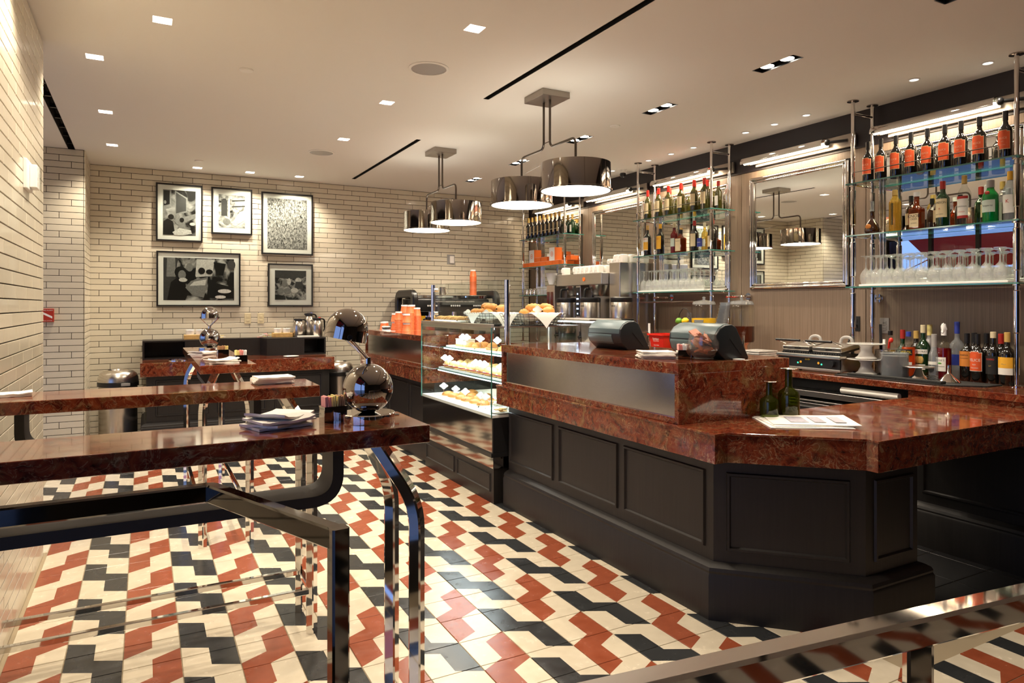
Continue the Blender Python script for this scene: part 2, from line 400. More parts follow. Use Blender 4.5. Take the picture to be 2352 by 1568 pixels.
class MB:
    def __init__(s):
        s.v, s.f, s.m = [], [], []
    def face(s, pts, mi=0):
        b = len(s.v); s.v += [tuple(p) for p in pts]; s.f.append(tuple(range(b, b + len(pts)))); s.m.append(mi); return s
    def box(s, x0, x1, y0, y1, z0, z1, mi=0, mt=None):
        return s.prism([(x0, y0), (x1, y0), (x1, y1), (x0, y1)], z0, z1, mi, mt)
    def obox(s, c, sx, sy, sz, rz=0, rx=0, ry=0, mi=0):
        R = Matrix.Rotation(rz, 3, 'Z') @ Matrix.Rotation(ry, 3, 'Y') @ Matrix.Rotation(rx, 3, 'X')
        b = len(s.v)
        for dz in (-.5, .5):
            for dx, dy in ((-.5, -.5), (.5, -.5), (.5, .5), (-.5, .5)):
                s.v.append(tuple(R @ Vector((dx * sx, dy * sy, dz * sz)) + Vector(c)))
        for q in ((3, 2, 1, 0), (4, 5, 6, 7), (0, 1, 5, 4), (1, 2, 6, 5), (2, 3, 7, 6), (3, 0, 4, 7)):
            s.f.append(tuple(b + i for i in q)); s.m.append(mi)
        return s
    def prism(s, poly, z0, z1, mi=0, mt=None):
        k = len(poly); b = len(s.v)
        s.v += [(x, y, z0) for x, y in poly] + [(x, y, z1) for x, y in poly]
        s.f.append(tuple(b + i for i in reversed(range(k)))); s.m.append(mi if mt is None else mt)
        s.f.append(tuple(b + k + i for i in range(k))); s.m.append(mi if mt is None else mt)
        for i in range(k):
            j = (i + 1) % k
            s.f.append((b + i, b + j, b + k + j, b + k + i)); s.m.append(mi)
        return s
    def prism_y(s, poly, y0, y1, mi=0, me=None):
        """profile in XZ extruded along Y"""
        k = len(poly); b = len(s.v)
        s.v += [(x, y0, z) for x, z in poly] + [(x, y1, z) for x, z in poly]
        s.f.append(tuple(b + i for i in range(k))); s.m.append(mi if me is None else me)
        s.f.append(tuple(b + k + i for i in reversed(range(k)))); s.m.append(mi if me is None else me)
        for i in range(k):
            j = (i + 1) % k
            s.f.append((b + j, b + i, b + k + i, b + k + j)); s.m.append(mi)
        return s
    def prism_x(s, poly, x0, x1, mi=0):
        """profile in YZ extruded along X"""
        k = len(poly); b = len(s.v)
        s.v += [(x0, y, z) for y, z in poly] + [(x1, y, z) for y, z in poly]
        s.f.append(tuple(b + i for i in reversed(range(k)))); s.m.append(mi)
        s.f.append(tuple(b + k + i for i in range(k))); s.m.append(mi)
        for i in range(k):
            j = (i + 1) % k
            s.f.append((b + i, b + j, b + k + j, b + k + i)); s.m.append(mi)
        return s
    def lathe(s, prof, seg=16, c=(0, 0, 0), mi=0, a0=0.0, a1=2 * PI, mis=None):
        full = abs(a1 - a0 - 2 * PI) < 1e-6
        n = seg if full else seg + 1
        b = len(s.v)
        for r, z in prof:
            for i in range(n):
                a = a0 + (a1 - a0) * i / seg
                s.v.append((c[0] + r * math.cos(a), c[1] + r * math.sin(a), c[2] + z))
        for j in range(len(prof) - 1):
            for i in range(seg):
                i2 = (i + 1) % n
                q = [b + j * n + i, b + j * n + i2, b + (j + 1) * n + i2, b + (j + 1) * n + i]
                if prof[j][0] < 1e-6: q = [q[0], q[2], q[3]]
                elif prof[j + 1][0] < 1e-6: q = [q[0], q[1], q[2]]
                s.f.append(tuple(q)); s.m.append(mis[j] if mis else mi)
        return s
    def sweep(s, pts, sec, mi=0, up=(0, 0, 1), cap=True, closed_sec=True, loop=False):
        P_ = [Vector(p) for p in pts]; k = len(sec); n = len(P_)
        if loop:
            T = [((P_[i] - P_[i - 1]).normalized() + (P_[(i + 1) % n] - P_[i]).normalized()).normalized() for i in range(n)]
            seg0 = (P_[1] - P_[0]).normalized()
        else:
            T = []
            for i in range(n):
                a = (P_[i] - P_[i - 1]).normalized() if i else (P_[1] - P_[0]).normalized()
                c = (P_[i + 1] - P_[i]).normalized() if i < n - 1 else a
                t = a + c
                T.append(t.normalized() if t.length > 1e-6 else a)
            seg0 = T[0]
        u = Vector(up)
        u = u - seg0 * u.dot(seg0)
        if u.length < 1e-4:
            u = Vector((0, 1, 0)) - seg0 * seg0.y
        u.normalize(); d = seg0
        b = len(s.v)
        segs = n if loop else n - 1
        for i in range(n):
            # segment direction arriving at i, transported
            if loop:
                dn = (P_[(i + 1) % n] - P_[i]).normalized() if i == 0 else (P_[i] - P_[i - 1]).normalized()
            else:
                dn = (P_[i] - P_[i - 1]).normalized() if i else seg0
            q = d.rotation_difference(dn); u = (q @ u).normalized(); d = dn
            w = d.cross(u)
            for a_, b_ in sec:
                off = w * a_ + u * b_
                den = d.dot(T[i])
                t = -off.dot(T[i]) / den if abs(den) > 0.2 else 0
                s.v.append(tuple(P_[i] + off + d * t))
        for i in range(segs):
            i2 = (i + 1) % n
            for j in range(k if closed_sec else k - 1):
                j2 = (j + 1) % k
                s.f.append((b + i * k + j, b + i * k + j2, b + i2 * k + j2, b + i2 * k + j)); s.m.append(mi)
        if cap and closed_sec and not loop:
            s.f.append(tuple(b + j for j in reversed(range(k)))); s.m.append(mi)
            s.f.append(tuple(b + (n - 1) * k + j for j in range(k))); s.m.append(mi)
        return s
    def tube(s, pts, r, seg=10, mi=0, cap=True, loop=False):
        return s.sweep(pts, [(r * math.cos(2 * PI * i / seg), r * math.sin(2 * PI * i / seg)) for i in range(seg)], mi, cap=cap, loop=loop)
    def bar(s, pts, w, h, mi=0, roll=0.0, up=(0, 0, 1), ch=0.12):
        c = min(w, h) * ch
        q = [(-w / 2 + c, -h / 2), (w / 2 - c, -h / 2), (w / 2, -h / 2 + c), (w / 2, h / 2 - c), (w / 2 - c, h / 2), (-w / 2 + c, h / 2), (-w / 2, h / 2 - c), (-w / 2, -h / 2 + c)]
        cr, sr = math.cos(roll), math.sin(roll)
        return s.sweep(pts, [(a * cr - b * sr, a * sr + b * cr) for a, b in q], mi, up=up)
    def cyl(s, p0, p1, r, seg=12, mi=0):
        return s.tube([p0, p1], r, seg, mi)
    def ell(s, c, rx, ry, rz, seg=12, rings=7, mi=0, z0=-1.0, jit=0.0, rnd=None):
        b = len(s.v)
        for j in range(rings + 1):
            ph = math.asin(max(-1, z0)) + (PI / 2 - math.asin(max(-1, z0))) * j / rings
            for i in range(seg):
                a = 2 * PI * i / seg
                k = 1 + (rnd.uniform(-jit, jit) if rnd else 0)
                s.v.append((c[0] + rx * k * math.cos(ph) * math.cos(a), c[1] + ry * k * math.cos(ph) * math.sin(a), c[2] + rz * k * math.sin(ph)))
        for j in range(rings):
            for i in range(seg):
                i2 = (i + 1) % seg
                s.f.append((b + j * seg + i, b + j * seg + i2, b + (j + 1) * seg + i2, b + (j + 1) * seg + i)); s.m.append(mi)
        s.f.append(tuple(b + i for i in reversed(range(seg)))); s.m.append(mi)
        return s
    def xform(s, M4, i0=0):
        for i in range(i0, len(s.v)):
            s.v[i] = tuple(M4 @ Vector(s.v[i]))
        return s
    def mesh(s, name, mats, smooth=False, bevel=0.0, bseg=2):
        me = bpy.data.meshes.new(name)
        me.from_pydata(s.v, [], s.f)
        mats = mats if isinstance(mats, (list, tuple)) else [mats]
        for q in mats: me.materials.append(q)
        me.polygons.foreach_set('material_index', s.m)
        bm = bmesh.new(); bm.from_mesh(me)
        bmesh.ops.remove_doubles(bm, verts=bm.verts, dist=1e-5)
        if bevel:
            es = [e for e in bm.edges if len(e.link_faces) == 2 and e.calc_face_angle(0) > 0.5]
            bmesh.ops.bevel(bm, geom=es, offset=bevel, segments=bseg, affect='EDGES', profile=0.5, clamp_overlap=True)
        bmesh.ops.recalc_face_normals(bm, faces=bm.faces)
        bm.to_mesh(me); bm.free()
        if smooth:
            me.shade_smooth()
            me.set_sharp_from_angle(angle=math.radians(smooth if smooth > 1 else 38))
        me.update()
        return me
    def build(s, name, mats, parent=None, smooth=False, bevel=0.0, loc=None, rz=0.0, bseg=2):
        return link(name, s.mesh(name, mats, smooth, bevel, bseg), parent, loc, rz)

def link(name, me, parent=None, loc=None, rz=0.0):
    o = bpy.data.objects.new(name, me)
    C.objects.link(o)
    if parent is not None: o.parent = parent
    if loc is not None: o.location = loc
    if rz: o.rotation_euler = (0, 0, rz)
    return o

def tag(o, label=None, cat=None, group=None, kind=None):
    if label: o['label'] = label
    if cat: o['category'] = cat
    if group: o['group'] = group
    if kind: o['kind'] = kind
    return o

def thing(name, label, cat, loc=(0, 0, 0), rz=0.0, group=None, kind=None):
    o = bpy.data.objects.new(name, None)
    o.empty_display_size = 0.05
    C.objects.link(o)
    o.location = loc
    o.rotation_euler = (0, 0, rz)
    return tag(o, label, cat, group, kind)

KIDS = {}
def copy_tree(o, parent=None, loc=None, rz=None, label=None, group=None, scale=None):
    c = o.copy(); C.objects.link(c)
    c.parent = parent
    if loc is not None: c.location = loc
    if rz is not None: c.rotation_euler = (0, 0, rz)
    if scale is not None: c.scale = scale
    if label: c['label'] = label
    if group: c['group'] = group
    for ch in [q for q in bpy.data.objects if q.parent == o]:
        copy_tree(ch, c)
    return c

_txt = {}
def text_geo(txt, size):
    key = (txt, size)
    if key not in _txt:
        cu = bpy.data.curves.new('lettering', 'FONT')
        cu.body = txt; cu.size = size; cu.align_x = 'CENTER'; cu.align_y = 'CENTER'; cu.resolution_u = 2
        ob = bpy.data.objects.new('lettering', cu)
        C.objects.link(ob)
        me = bpy.data.meshes.new_from_object(ob)
        _txt[key] = ([tuple(v.co) for v in me.vertices], [tuple(p.vertices) for p in me.polygons])
        bpy.data.objects.remove(ob, do_unlink=True)
        bpy.data.meshes.remove(me)
    return _txt[key]

def add_text(mb, txt, size, fn, mi=0, sx=1.0):
    v, f = text_geo(txt, size)
    b = len(mb.v)
    mb.v += [fn(x * sx, y) for x, y, z in v]
    for q in f:
        mb.f.append(tuple(b + i for i in q)); mb.m.append(mi)

def face_nx(X0, y, z):      # lettering on a plane that faces -X
    return lambda a, b: (X0, y - a, z + b)
def face_ny(Y0, x, z):      # lettering on a plane that faces -Y
    return lambda a, b: (x + a, Y0, z + b)
def on_cyl(R, z, a0=PI):    # lettering wrapped on a cylinder, centred on angle a0
    return lambda a, b: (R * math.cos(a0 + a / R), R * math.sin(a0 + a / R), z + b)

def point_light(name, loc, power, col, size=0.03):
    d = bpy.data.lights.new(name, 'POINT'); d.energy = power; d.color = col; d.shadow_soft_size = size
    o = bpy.data.objects.new(name, d); C.objects.link(o); o.location = loc
    return o
def spot(name, loc, power, col, angle=110, blend=0.6, size=0.04, parent=None, rot=(0, 0, 0)):
    d = bpy.data.lights.new(name, 'SPOT'); d.energy = power; d.color = col; d.spot_size = math.radians(angle); d.spot_blend = blend; d.shadow_soft_size = size
    o = bpy.data.objects.new(name, d); C.objects.link(o); o.location = loc; o.rotation_euler = rot
    if parent is not None: o.parent = parent
    return o
def area(name, loc, sx, sy, power, col, rot=(0, 0, 0), parent=None, spread=180):
    d = bpy.data.lights.new(name, 'AREA'); d.shape = 'RECTANGLE'; d.size = sx; d.size_y = sy; d.energy = power; d.color = col; d.spread = math.radians(spread)
    o = bpy.data.objects.new(name, d); C.objects.link(o); o.location = loc; o.rotation_euler = rot
    if parent is not None: o.parent = parent
    return o

# ================================================================== THE SETTING
H = 2.882
XL, XR = -0.506, 4.82
YB = 8.417
Y0 = -2.9
def struct(name, mb, mats, label, parent=None, **k):
    o = mb.build(name, mats, parent, **k)
    return tag(o, label, None, None, 'structure')

# ---------------- floor
floor = struct('floor', MB().box(-2.6, 5.1, 3.85, YB + .2, -.06, -.0035).box(-.7, 5.1, Y0, 3.85, -.06, -.0035), M['fgrout'], 'patterned cement tile floor with red and charcoal zigzags')
TW, TL = 0.2039, 0.2060
def tile_mesh(w, d, name, m, t=.012, ch=.0012):
    mb = MB()
    a, b = w / 2 - .0017, d / 2 - .0017
    mb.prism([(-a, -b), (a, -b), (a, b), (-a, b)], -t, -ch)
    i0 = len(mb.v)
    mb2 = MB()
    lo = [(-a, -b), (a, -b), (a, b), (-a, b)]; hi = [(-a + ch, -b + ch), (a - ch, -b + ch), (a - ch, b - ch), (-a + ch, b - ch)]
    for (x, y) in lo: mb2.v.append((x, y, -t))
    for (x, y) in lo: mb2.v.append((x, y, -ch))
    for (x, y) in hi: mb2.v.append((x, y, 0))
    for i in range(4):
        j = (i + 1) % 4
        mb2.f += [(i, j, 4 + j, 4 + i), (4 + i, 4 + j, 8 + j, 8 + i)]; mb2.m += [0, 0]
    mb2.f.append((8, 9, 10, 11)); mb2.m.append(0)
    return mb2, mb2.mesh(name, m)
tmb, tme = tile_mesh(TW, TL, 'floor_tile', M['ftile'])
fx, fy = math.sin(YAW), math.cos(YAW)
cand = []
for i in range(-3, 24):
    for j in range(-27, 40):
        x = -0.073 + TW * (i + .5); y = 2.600 + TL * (j + .5)
        if x < XL - 1.6 or x > 4.75 or y > YB or y < Y0: continue
        if x < XL - .05 and (y < 4.6 or y > 7.6): continue
        if x > 2.36 and y > 2.2: continue
        if x > 2.62 and y > 1.66: continue
        if x > 2.2 + (2.2 - y) * 1.05 + .45 and 1.66 < y <= 2.2: continue
        D = x * fx + y * fy; L = x * fy - y * fx
        vis = D > 2.35 and abs(L) < D * .80
        cand.append((0 if vis else 1, D, x, y))
cand.sort()
rest = MB()
for k, (q, D, x, y) in enumerate(cand):
    if k < 300:
        link('floor_tile', tme, floor, (x, y, 0))
    else:
        b = len(rest.v)
        rest.v += [(vx + x, vy + y, vz) for vx, vy, vz in tmb.v]
        rest.f += [tuple(b + i for i in f) for f in tmb.f]; rest.m += tmb.m
tag(rest.build('floor_tile_field', M['ftile'], floor), kind='stuff')
bmb, bme = tile_mesh(.30, .30, 'black_floor_tile', M['btile'])
for i in range(8):
    for j in range(5):
        x, y = 2.72 + .30 * (i + .5), 1.69 + .30 * (j + .5)
        if x < 4.75: link('black_floor_tile', bme, floor, (x, y, 0))
for (x0, x1, y0, y1) in ((2.4, 4.8, 3.19, YB),):
    MB().box(x0, x1, y0, y1, -.0035, 0).build('bar_floor_mat', M['rubber'], floor)

# ---------------- ceiling with openings for slots and recessed lights
DOWN = [(.084, 3.995), (-.26, 4.775), (-.26, 6.09), (-.26, 7.32), (.505, 8.10), (1.04, 8.10), (1.575, 8.10), (1.56, 3.322), (1.565, 4.84), (1.57, 6.09),
        (1.56, 2.05), (.084, 2.70), (-.26, 3.40)]  # this row: unseen downlights, added to light the front area
TWIN = [(3.43, y) for y in (2.93, 4.02, 5.10, 6.22, 7.34, 1.80)]
SLOTS = [(2.146, 2.183, 5.78, 7.95), (2.146, 2.183, -2.5, 4.417), (-.63, -.58, 4.75, 7.70)]
holes = [(x - .045, x + .045, y - .045, y + .045) for x, y in DOWN] + [(x - .045, x + .045, y - .155, y + .155) for x, y in TWIN] + SLOTS
xs = sorted({-2.6, 5.1} | {h[0] for h in holes} | {h[1] for h in holes})
ys = sorted({Y0, YB + .2} | {h[2] for h in holes} | {h[3] for h in holes})
mb = MB()
for a, b in zip(xs, xs[1:]):
    run = None
    for c, d in zip(ys, ys[1:]):
        mx, my = (a + b) / 2, (c + d) / 2
        hole = any(h[0] < mx < h[1] and h[2] < my < h[3] for h in holes)
        if hole:
            if run: mb.face([(a, run[0], H), (a, run[1], H), (b, run[1], H), (b, run[0], H)]); run = None
        else:
            run = (run[0], d) if run else (c, d)
    if run: mb.face([(a, run[0], H), (a, run[1], H), (b, run[1], H), (b, run[0], H)])
mb.face([(-2.6, Y0, H + .3), (5.1, Y0, H + .3), (5.1, YB + .2, H + .3), (-2.6, YB + .2, H + .3)])
ceiling = struct('ceiling', mb, M['ceiling'], 'smooth warm white ceiling with recessed lights')
for x0, x1, y0, y1 in SLOTS:
    o = thing('linear_slot_diffuser', 'narrow black slot vent cut in the ceiling above the picture-hung wall' if x0 < 0 else ('long narrow black slot vent in the ceiling beside the pendant plates' if y0 < 0 else 'short narrow black slot vent in the ceiling near the brick wall'), 'vent', ((x0 + x1) / 2, (y0 + y1) / 2, H))
    w, d = (x1 - x0) / 2, (y1 - y0) / 2
    m2 = MB()
    m2.box(-w - .004, -w, -d, d, 0, .09).box(w, w + .004, -d, d, 0, .09).box(-w, w, -d, d, .09, .095).box(-w, w, -d - .004, -d, 0, .09).box(-w, w, d, d + .004, 0, .09)
    m2.build('trough', M['dark'], o)
    nv = int((y1 - y0) / .32)
    for k in range(nv):
        MB().box(-w, w, -d + (k + .5) * 2 * d / nv - .012, -d + (k + .5) * 2 * d / nv + .012, .02, .05).build('vane', M['black'], o)

# ---------------- walls
def brick_meshes():
    cache = {}
    def get(L):
        L = round(L, 3)
        if L not in cache:
            mb = MB(); t, c, h = .009, .0015, .0550
            lo = [(0, 0), (L, 0), (L, h), (0, h)]; hi = [(c, c), (L - c, c), (L - c, h - c), (c, h - c)]
            for u, z in lo: mb.v.append((u, .002, z))
            for u, z in lo: mb.v.append((u, -t + c, z))
            for u, z in hi: mb.v.append((u, -t, z))
            for i in range(4):
                j = (i + 1) % 4
                mb.f += [(i, j, 4 + j, 4 + i), (4 + i, 4 + j, 8 + j, 8 + i)]; mb.m += [0, 0]
            mb.f.append((8, 9, 10, 11)); mb.m.append(0)
            cache[L] = (mb, mb.mesh('brick', M['brick']))
        return cache[L]
    return get
BR = brick_meshes()
def brick_face(parent, org, rz, length, ztop, zbot, phase, want, maxn=300):
    """org = left end of the wall face seen from the room, bricks run to the viewer's right"""
    pieces = []
    row = 0; z = ztop
    Lb = .2985
    while z > zbot + .02:
        z0 = z - .060
        s = (phase + row * Lb / 3) % Lb - Lb
        while s < length:
            a, b = max(s, 0), min(s + Lb, length)
            if b - a > .012:
                pieces.append((a, b - .0045, max(z0, zbot)))
            s += Lb
        row += 1; z = z0
    R = Matrix.Rotation(rz, 3, 'Z')
    out = []
    for a, b, z0 in pieces:
        p = R @ Vector((a, 0, 0)) + Vector(org)
        c = R @ Vector(((a + b) / 2, 0, 0)) + Vector(org)
        out.append((want(c.x, c.y, z0), a, b, z0, p))
    out.sort(key=lambda q: q[0])
    rest = MB(); nrest = 0
    for k, (q, a, b, z0, p) in enumerate(out):
        mbk, me = BR(b - a)
        if k < maxn and q < 900:
            o = link('brick', me, parent, (p.x, p.y, z0 + .0012), rz)
        else:
            base = len(rest.v)
            for v in mbk.v:
                w = R @ Vector((v[0], v[1], 0)); rest.v.append((w.x + p.x, w.y + p.y, v[2] + z0 + .0012))
            rest.f += [tuple(base + i for i in f) for f in mbk.f]; rest.m += mbk.m
            nrest += 1
    if nrest:
        tag(rest.build('brick_field', M['brick'], parent), kind='stuff')

wall_back = struct('wall_back', MB().box(XL - .01, 5.1, YB, YB + .2, 0, H), M['grout'], 'back wall of long cream glazed bricks with dark joints')
brick_face(wall_back, (XL, YB, 0), 0, 4.8 - XL, H - .001, 0, (2.171 - XL) % .2985, lambda x, y, z: (x + .5) * .9 + (2.9 - z) * .8 if z > .85 or x < 0 else 50 + z)
pier = struct('wall_pier', MB().box(-2.6, XL, 7.69, YB + .1, 0, H), M['grout'], 'brick pier at the end of the left wall beside the bin')
brick_face(pier, (-2.0, 7.69, 0), 0, XL + 2.0, H - .001, 0, (-.803 + 2.0) % .2985, lambda x, y, z: abs(x + .5) * 3 + (2.9 - z) * .01)
brick_face(pier, (XL, 7.69, 0), PI / 2, YB - 7.69 - .008, H - .001, 0, .05, lambda x, y, z: 3, 150)
wall_left = struct('wall_left', MB().box(-.80, XL, 1.75, 4.62, 0, H), M['grout'], 'left wall of cream glazed bricks seen at a steep angle')
brick_face(wall_left, (XL, 1.75, 0), PI / 2, 4.62 - 1.75, H - .013, 0, (3.493 - 1.75) % .2985, lambda x, y, z: (0 if y > 3.25 else 1000) + (4.7 - y))
MB().box(-.80, XL - .002, 4.62, 4.628, 0, H).build('end_face', M['brick'], wall_left)

# right wall: veneer panels and dark band
wall_right = struct('wall_right', MB().box(XR + .012, 5.1, Y0, YB + .1, 0, H), M['dark'], 'bar back wall of grey brown veneer under a dark band')
yp = [.84 + 1.225 * k for k in range(-3, 7)]
for a, b in zip(yp, yp[1:]):
    b = min(b, YB)
    if b - a > .1 and a > Y0:
        MB().box(XR - .004, XR + .014, a + .003, b - .003, .80, 2.605).build('veneer_panel', M['veneer'], wall_right, bevel=.0015)
MB().box(XR - .004, XR + .014, 8.195, YB, .8, 2.605).build('veneer_panel', M['veneer'], wall_right)
MB().box(XR - .010, XR + .02, Y0, YB, 2.61, H).build('upper_band', M['band'], wall_right)
MB().box(XR - .014, XR + .02, Y0, YB, 2.60, 2.612).build('band_ledge', M['band'], wall_right)
MB().box(4.80, 5.1, 8.30, YB + .1, 2.50, 2.61).build('corner_block', M['band'], wall_right)

# storefronts (behind the camera and in the side bay)
def storefront(n, org, rz, length, label):
    root = thing('window_%d' % n, label, None, org, rz, None, 'structure')
    fr = MB()
    k = max(2, round(length / .75))
    MB().box(0, length, -.03, .03, 0, .25).build('sill', M['black'], root)
    MB().box(0, length, -.03, .03, 2.55, H).build('head', M['black'], root)
    for i in range(k + 1):
        x = length * i / k
        MB().box(max(0, x - .03), min(length, x + .03), -.03, .03, .25, 2.55).build('mullion', M['black'], root)
    MB().box(0, length, -.025, .025, 1.95, 2.0).build('transom', M['black'], root)
    for i in range(k):
        a, b = length * i / k + .031, length * (i + 1) / k - .031
        MB().box(a, b, -.004, .004, .25, 1.95).build('pane', M['pane'], root)
        MB().box(a, b, -.004, .004, 2.0, 2.55).build('pane', M['pane'], root)
    return root
storefront(1, (-2.3, 7.69, 0), -PI / 2, 7.69 - 3.9, 'black framed shop window in the side bay')
storefront(2, (-.66, 1.75, 0), -PI / 2, 1.75 + .1, 'black framed shop window beside the entrance rail')
struct('wall_front', MB().box(-.7, 5.1, Y0, Y0 + .1, 0, H).box(-.7, -.62, Y0, -.1, 0, H), M['darkplaster'], 'plain dark wall behind the entrance rails')
struct('wall_bay', MB().box(-2.6, -.8, 3.8, 3.9, 0, H), M['brick'], 'plain plaster wall closing the side bay')
struct('pavement', MB().box(-14, -2.62, -14, 20, -.2, -.15).box(-2.6, -.7, -14, 3.8, -.2, -.15), M['asphalt'], 'grey street pavement outside the shop windows')
for lab, p, rz, w in (('red fabric awning over the side bay window', (-2.42, 7.5, 2.32), -PI / 2, 3.4), ('red fabric awning over the entrance window', (-.78, 1.7, 2.32), -PI / 2, 1.8)):
    o = thing('awning', lab, 'awning', p, rz)
    sgn = -1
    a = MB(); a.prism_x([(0, .35), (-.02 if rz == 0 else .0, .33), (-.75, -.06), (-.75, -.02)] if rz == 0 else [(-.0, .35), (-.02, .33), (-.75, -.06), (-.75, -.02)], 0, w)
    a.build('canopy', M['awning'], o)
    MB().box(0, w, -.76, -.745, -.24, -.02).build('valance', M['awning'], o)
    for q in (0.05, w - .05):
        MB().cyl((q, 0, -.3), (q, -.74, -.06), .012).build('arm', M['chrome'], o)

# ================================================================== CEILING FIXTURES
dl = thing('recessed_downlight', 'small square recessed downlight in the white ceiling', 'downlight', group='square recessed downlights')
m2 = MB()
a, b = .0455, .030
for (p, q) in (((-a, -a), (a, -a)), ((a, -a), (a, a)), ((a, a), (-a, a)), ((-a, a), (-a, -a))):
    m2.face([(p[0], p[1], 0), (q[0], q[1], 0), (q[0] * b / a, q[1] * b / a, .055), (p[0] * b / a, p[1] * b / a, .055)])
m2.face([(-b, -b, .055), (b, -b, .055), (b, b, .055), (-b, b, .055)])
m2.build('reflector', M['white'], dl)
MB().lathe([(0, .050), (.024, .050), (.024, .054), (0, .054)], 14).build('lamp', M['bulb'], dl)
spot('downlight_lamp', (0, 0, .02), K_DOWN, WARM, 125, .7, .03, dl)
dl.location = (DOWN[0][0], DOWN[0][1], H)
for x, y in DOWN[1:]:
    copy_tree(dl, None, (x, y, H))
tw = thing('twin_downlight', 'rectangular twin recessed spotlight in the ceiling above the bar', 'downlight', group='twin recessed spotlights above the bar')
m2 = MB(); a, d = .0455, .1555
m2.box(-a - .003, -a, -d, d, 0, .09).box(a, a + .003, -d, d, 0, .09).box(-a, a, -d - .003, -d, 0, .09).box(-a, a, d, d + .003, 0, .09).box(-a, a, -d, d, .09, .095)
m2.build('housing', M['black'], tw)
for s in (-.075, .075):
    g = MB().lathe([(.041, .010), (.043, .010), (.043, .04), (.02, .085), (.0, .085)], 16, (0, s, 0)).build('gimbal', M['chrome'], tw)
    MB().lathe([(0, .016), (.039, .016), (.039, .019), (0, .019)], 16, (0, s, 0)).build('lamp', M['bulb'], g)
spot('twin_lamp', (0, -.075, .005), K_TWIN, WARM, 120, .7, .04, tw)
spot('twin_lamp', (0, .075, .005), K_TWIN, WARM, 120, .7, .04, tw)
tw.location = (TWIN[0][0], TWIN[0][1], H)
for x, y in TWIN[1:]:
    copy_tree(tw, None, (x, y, H))
rl = thing('round_downlight', 'tiny round downlight near the shelf poles over the back counter', 'downlight', group='tiny round downlights over the back counter')
MB().lathe([(.026, 0), (.036, 0), (.036, -.004), (.028, -.006), (.026, 0)], 20).build('trim_ring', M['white'], rl)
MB().lathe([(0, -.002), (.026, -.002), (.026, 0), (0, 0)], 16).build('lamp', M['bulbdim'], rl)
spot('round_lamp', (0, 0, -.012), K_ROUND, WARM, 110, .6, .02, rl)
RND = [3.60, 3.905, 4.21, 4.84, 5.15, 5.49, 6.1, 6.7, 2.7, 2.3]
rl.location = (4.40, RND[0], H)
for y in RND[1:]:
    copy_tree(rl, None, (4.54 if y != 2.7 else 4.45, y, H))
rl.location = (4.54, RND[0], H)
for k, (x, y) in enumerate(((.567, 4.58), (3.427, 4.57), (.495, 7.69))):
    o = MB().lathe([(0, -.009), (.038, -.009), (.042, -.004), (.042, 0), (0, 0)], 24).build('sprinkler_cap', M['white'], smooth=True, loc=(x, y, H))
    tag(o, 'flat white round sprinkler cover plate on the ceiling', 'cover plate', 'sprinkler cover plates')
for k, (x, y) in enumerate(((1.569, 4.013), (1.513, 6.71))):
    o = thing('ceiling_speaker', ('round grey mesh speaker in the ceiling near the long slot vent', 'round grey mesh speaker in the ceiling close to the framed photos')[k], 'speaker', (x, y, H))
    MB().lathe([(.108, 0), (.125, 0), (.125, -.004), (.110, -.008), (.108, 0)], 32).build('rim', M['white'], o, smooth=True)
    MB().lathe([(0, -.004), (.109, -.004), (.109, 0), (0, 0)], 32).build('grille', M['greyplastic'], o)

# ---------------- pendants
def pendant(yc, label):
    o = thing('twin_drum_pendant', label, 'pendant lamp', (2.50, yc, H), 0, 'twin drum pendants')
    MB().box(-.11, .11, -.13, .13, -.045, 0).build('ceiling_plate', M['plate'], o, bevel=.003)
    for s in (-1, 1):
        zt, zb = 2.33 - H, 2.15 - H
        pts = fillet([(0, .042 * s, -.045), (0, .042 * s, -.375), (0, .365 * s, -.375), (0, .365 * s, zt)], .05, 6)
        MB().tube(pts, .0085, 8).build('rod', M['bronze'], o, smooth=True)
        sh = MB().lathe([(.226, zt), (.230, zt), (.230, zb + .012), (.240, zb + .008), (.240, zb), (.226, zb), (.226, zt)], 56, (0, .365 * s, 0)).build('drum_shade', M['nickel'], o, smooth=True)
        MB().lathe([(0, zb + .004), (.2255, zb + .004), (.2255, zb + .008), (0, zb + .008)], 48, (0, .365 * s, 0)).build('diffuser', M['lampwhite'], sh)
        MB().lathe([(0, zt - .03), (.2255, zt - .03), (.2255, zt - .026), (0, zt - .026)], 48, (0, .365 * s, 0)).build('upper_diffuser', M['uplight'], sh)
    MB().cyl((0, -.042, -.335), (0, .042, -.335), .003, 6).build('tie_wire', M['bronze'], o)
    MB().tube([(0, -.30, -.50), (0, 0, -.47), (0, .30, -.50)], .0025, 6).build('stay_wire', M['bronze'], o)
    return o
pendant(4.127, 'twin drum pendant in polished nickel hanging over the wide marble bar')
pendant(6.086, 'twin drum pendant in polished nickel hanging over the display case and back wall')

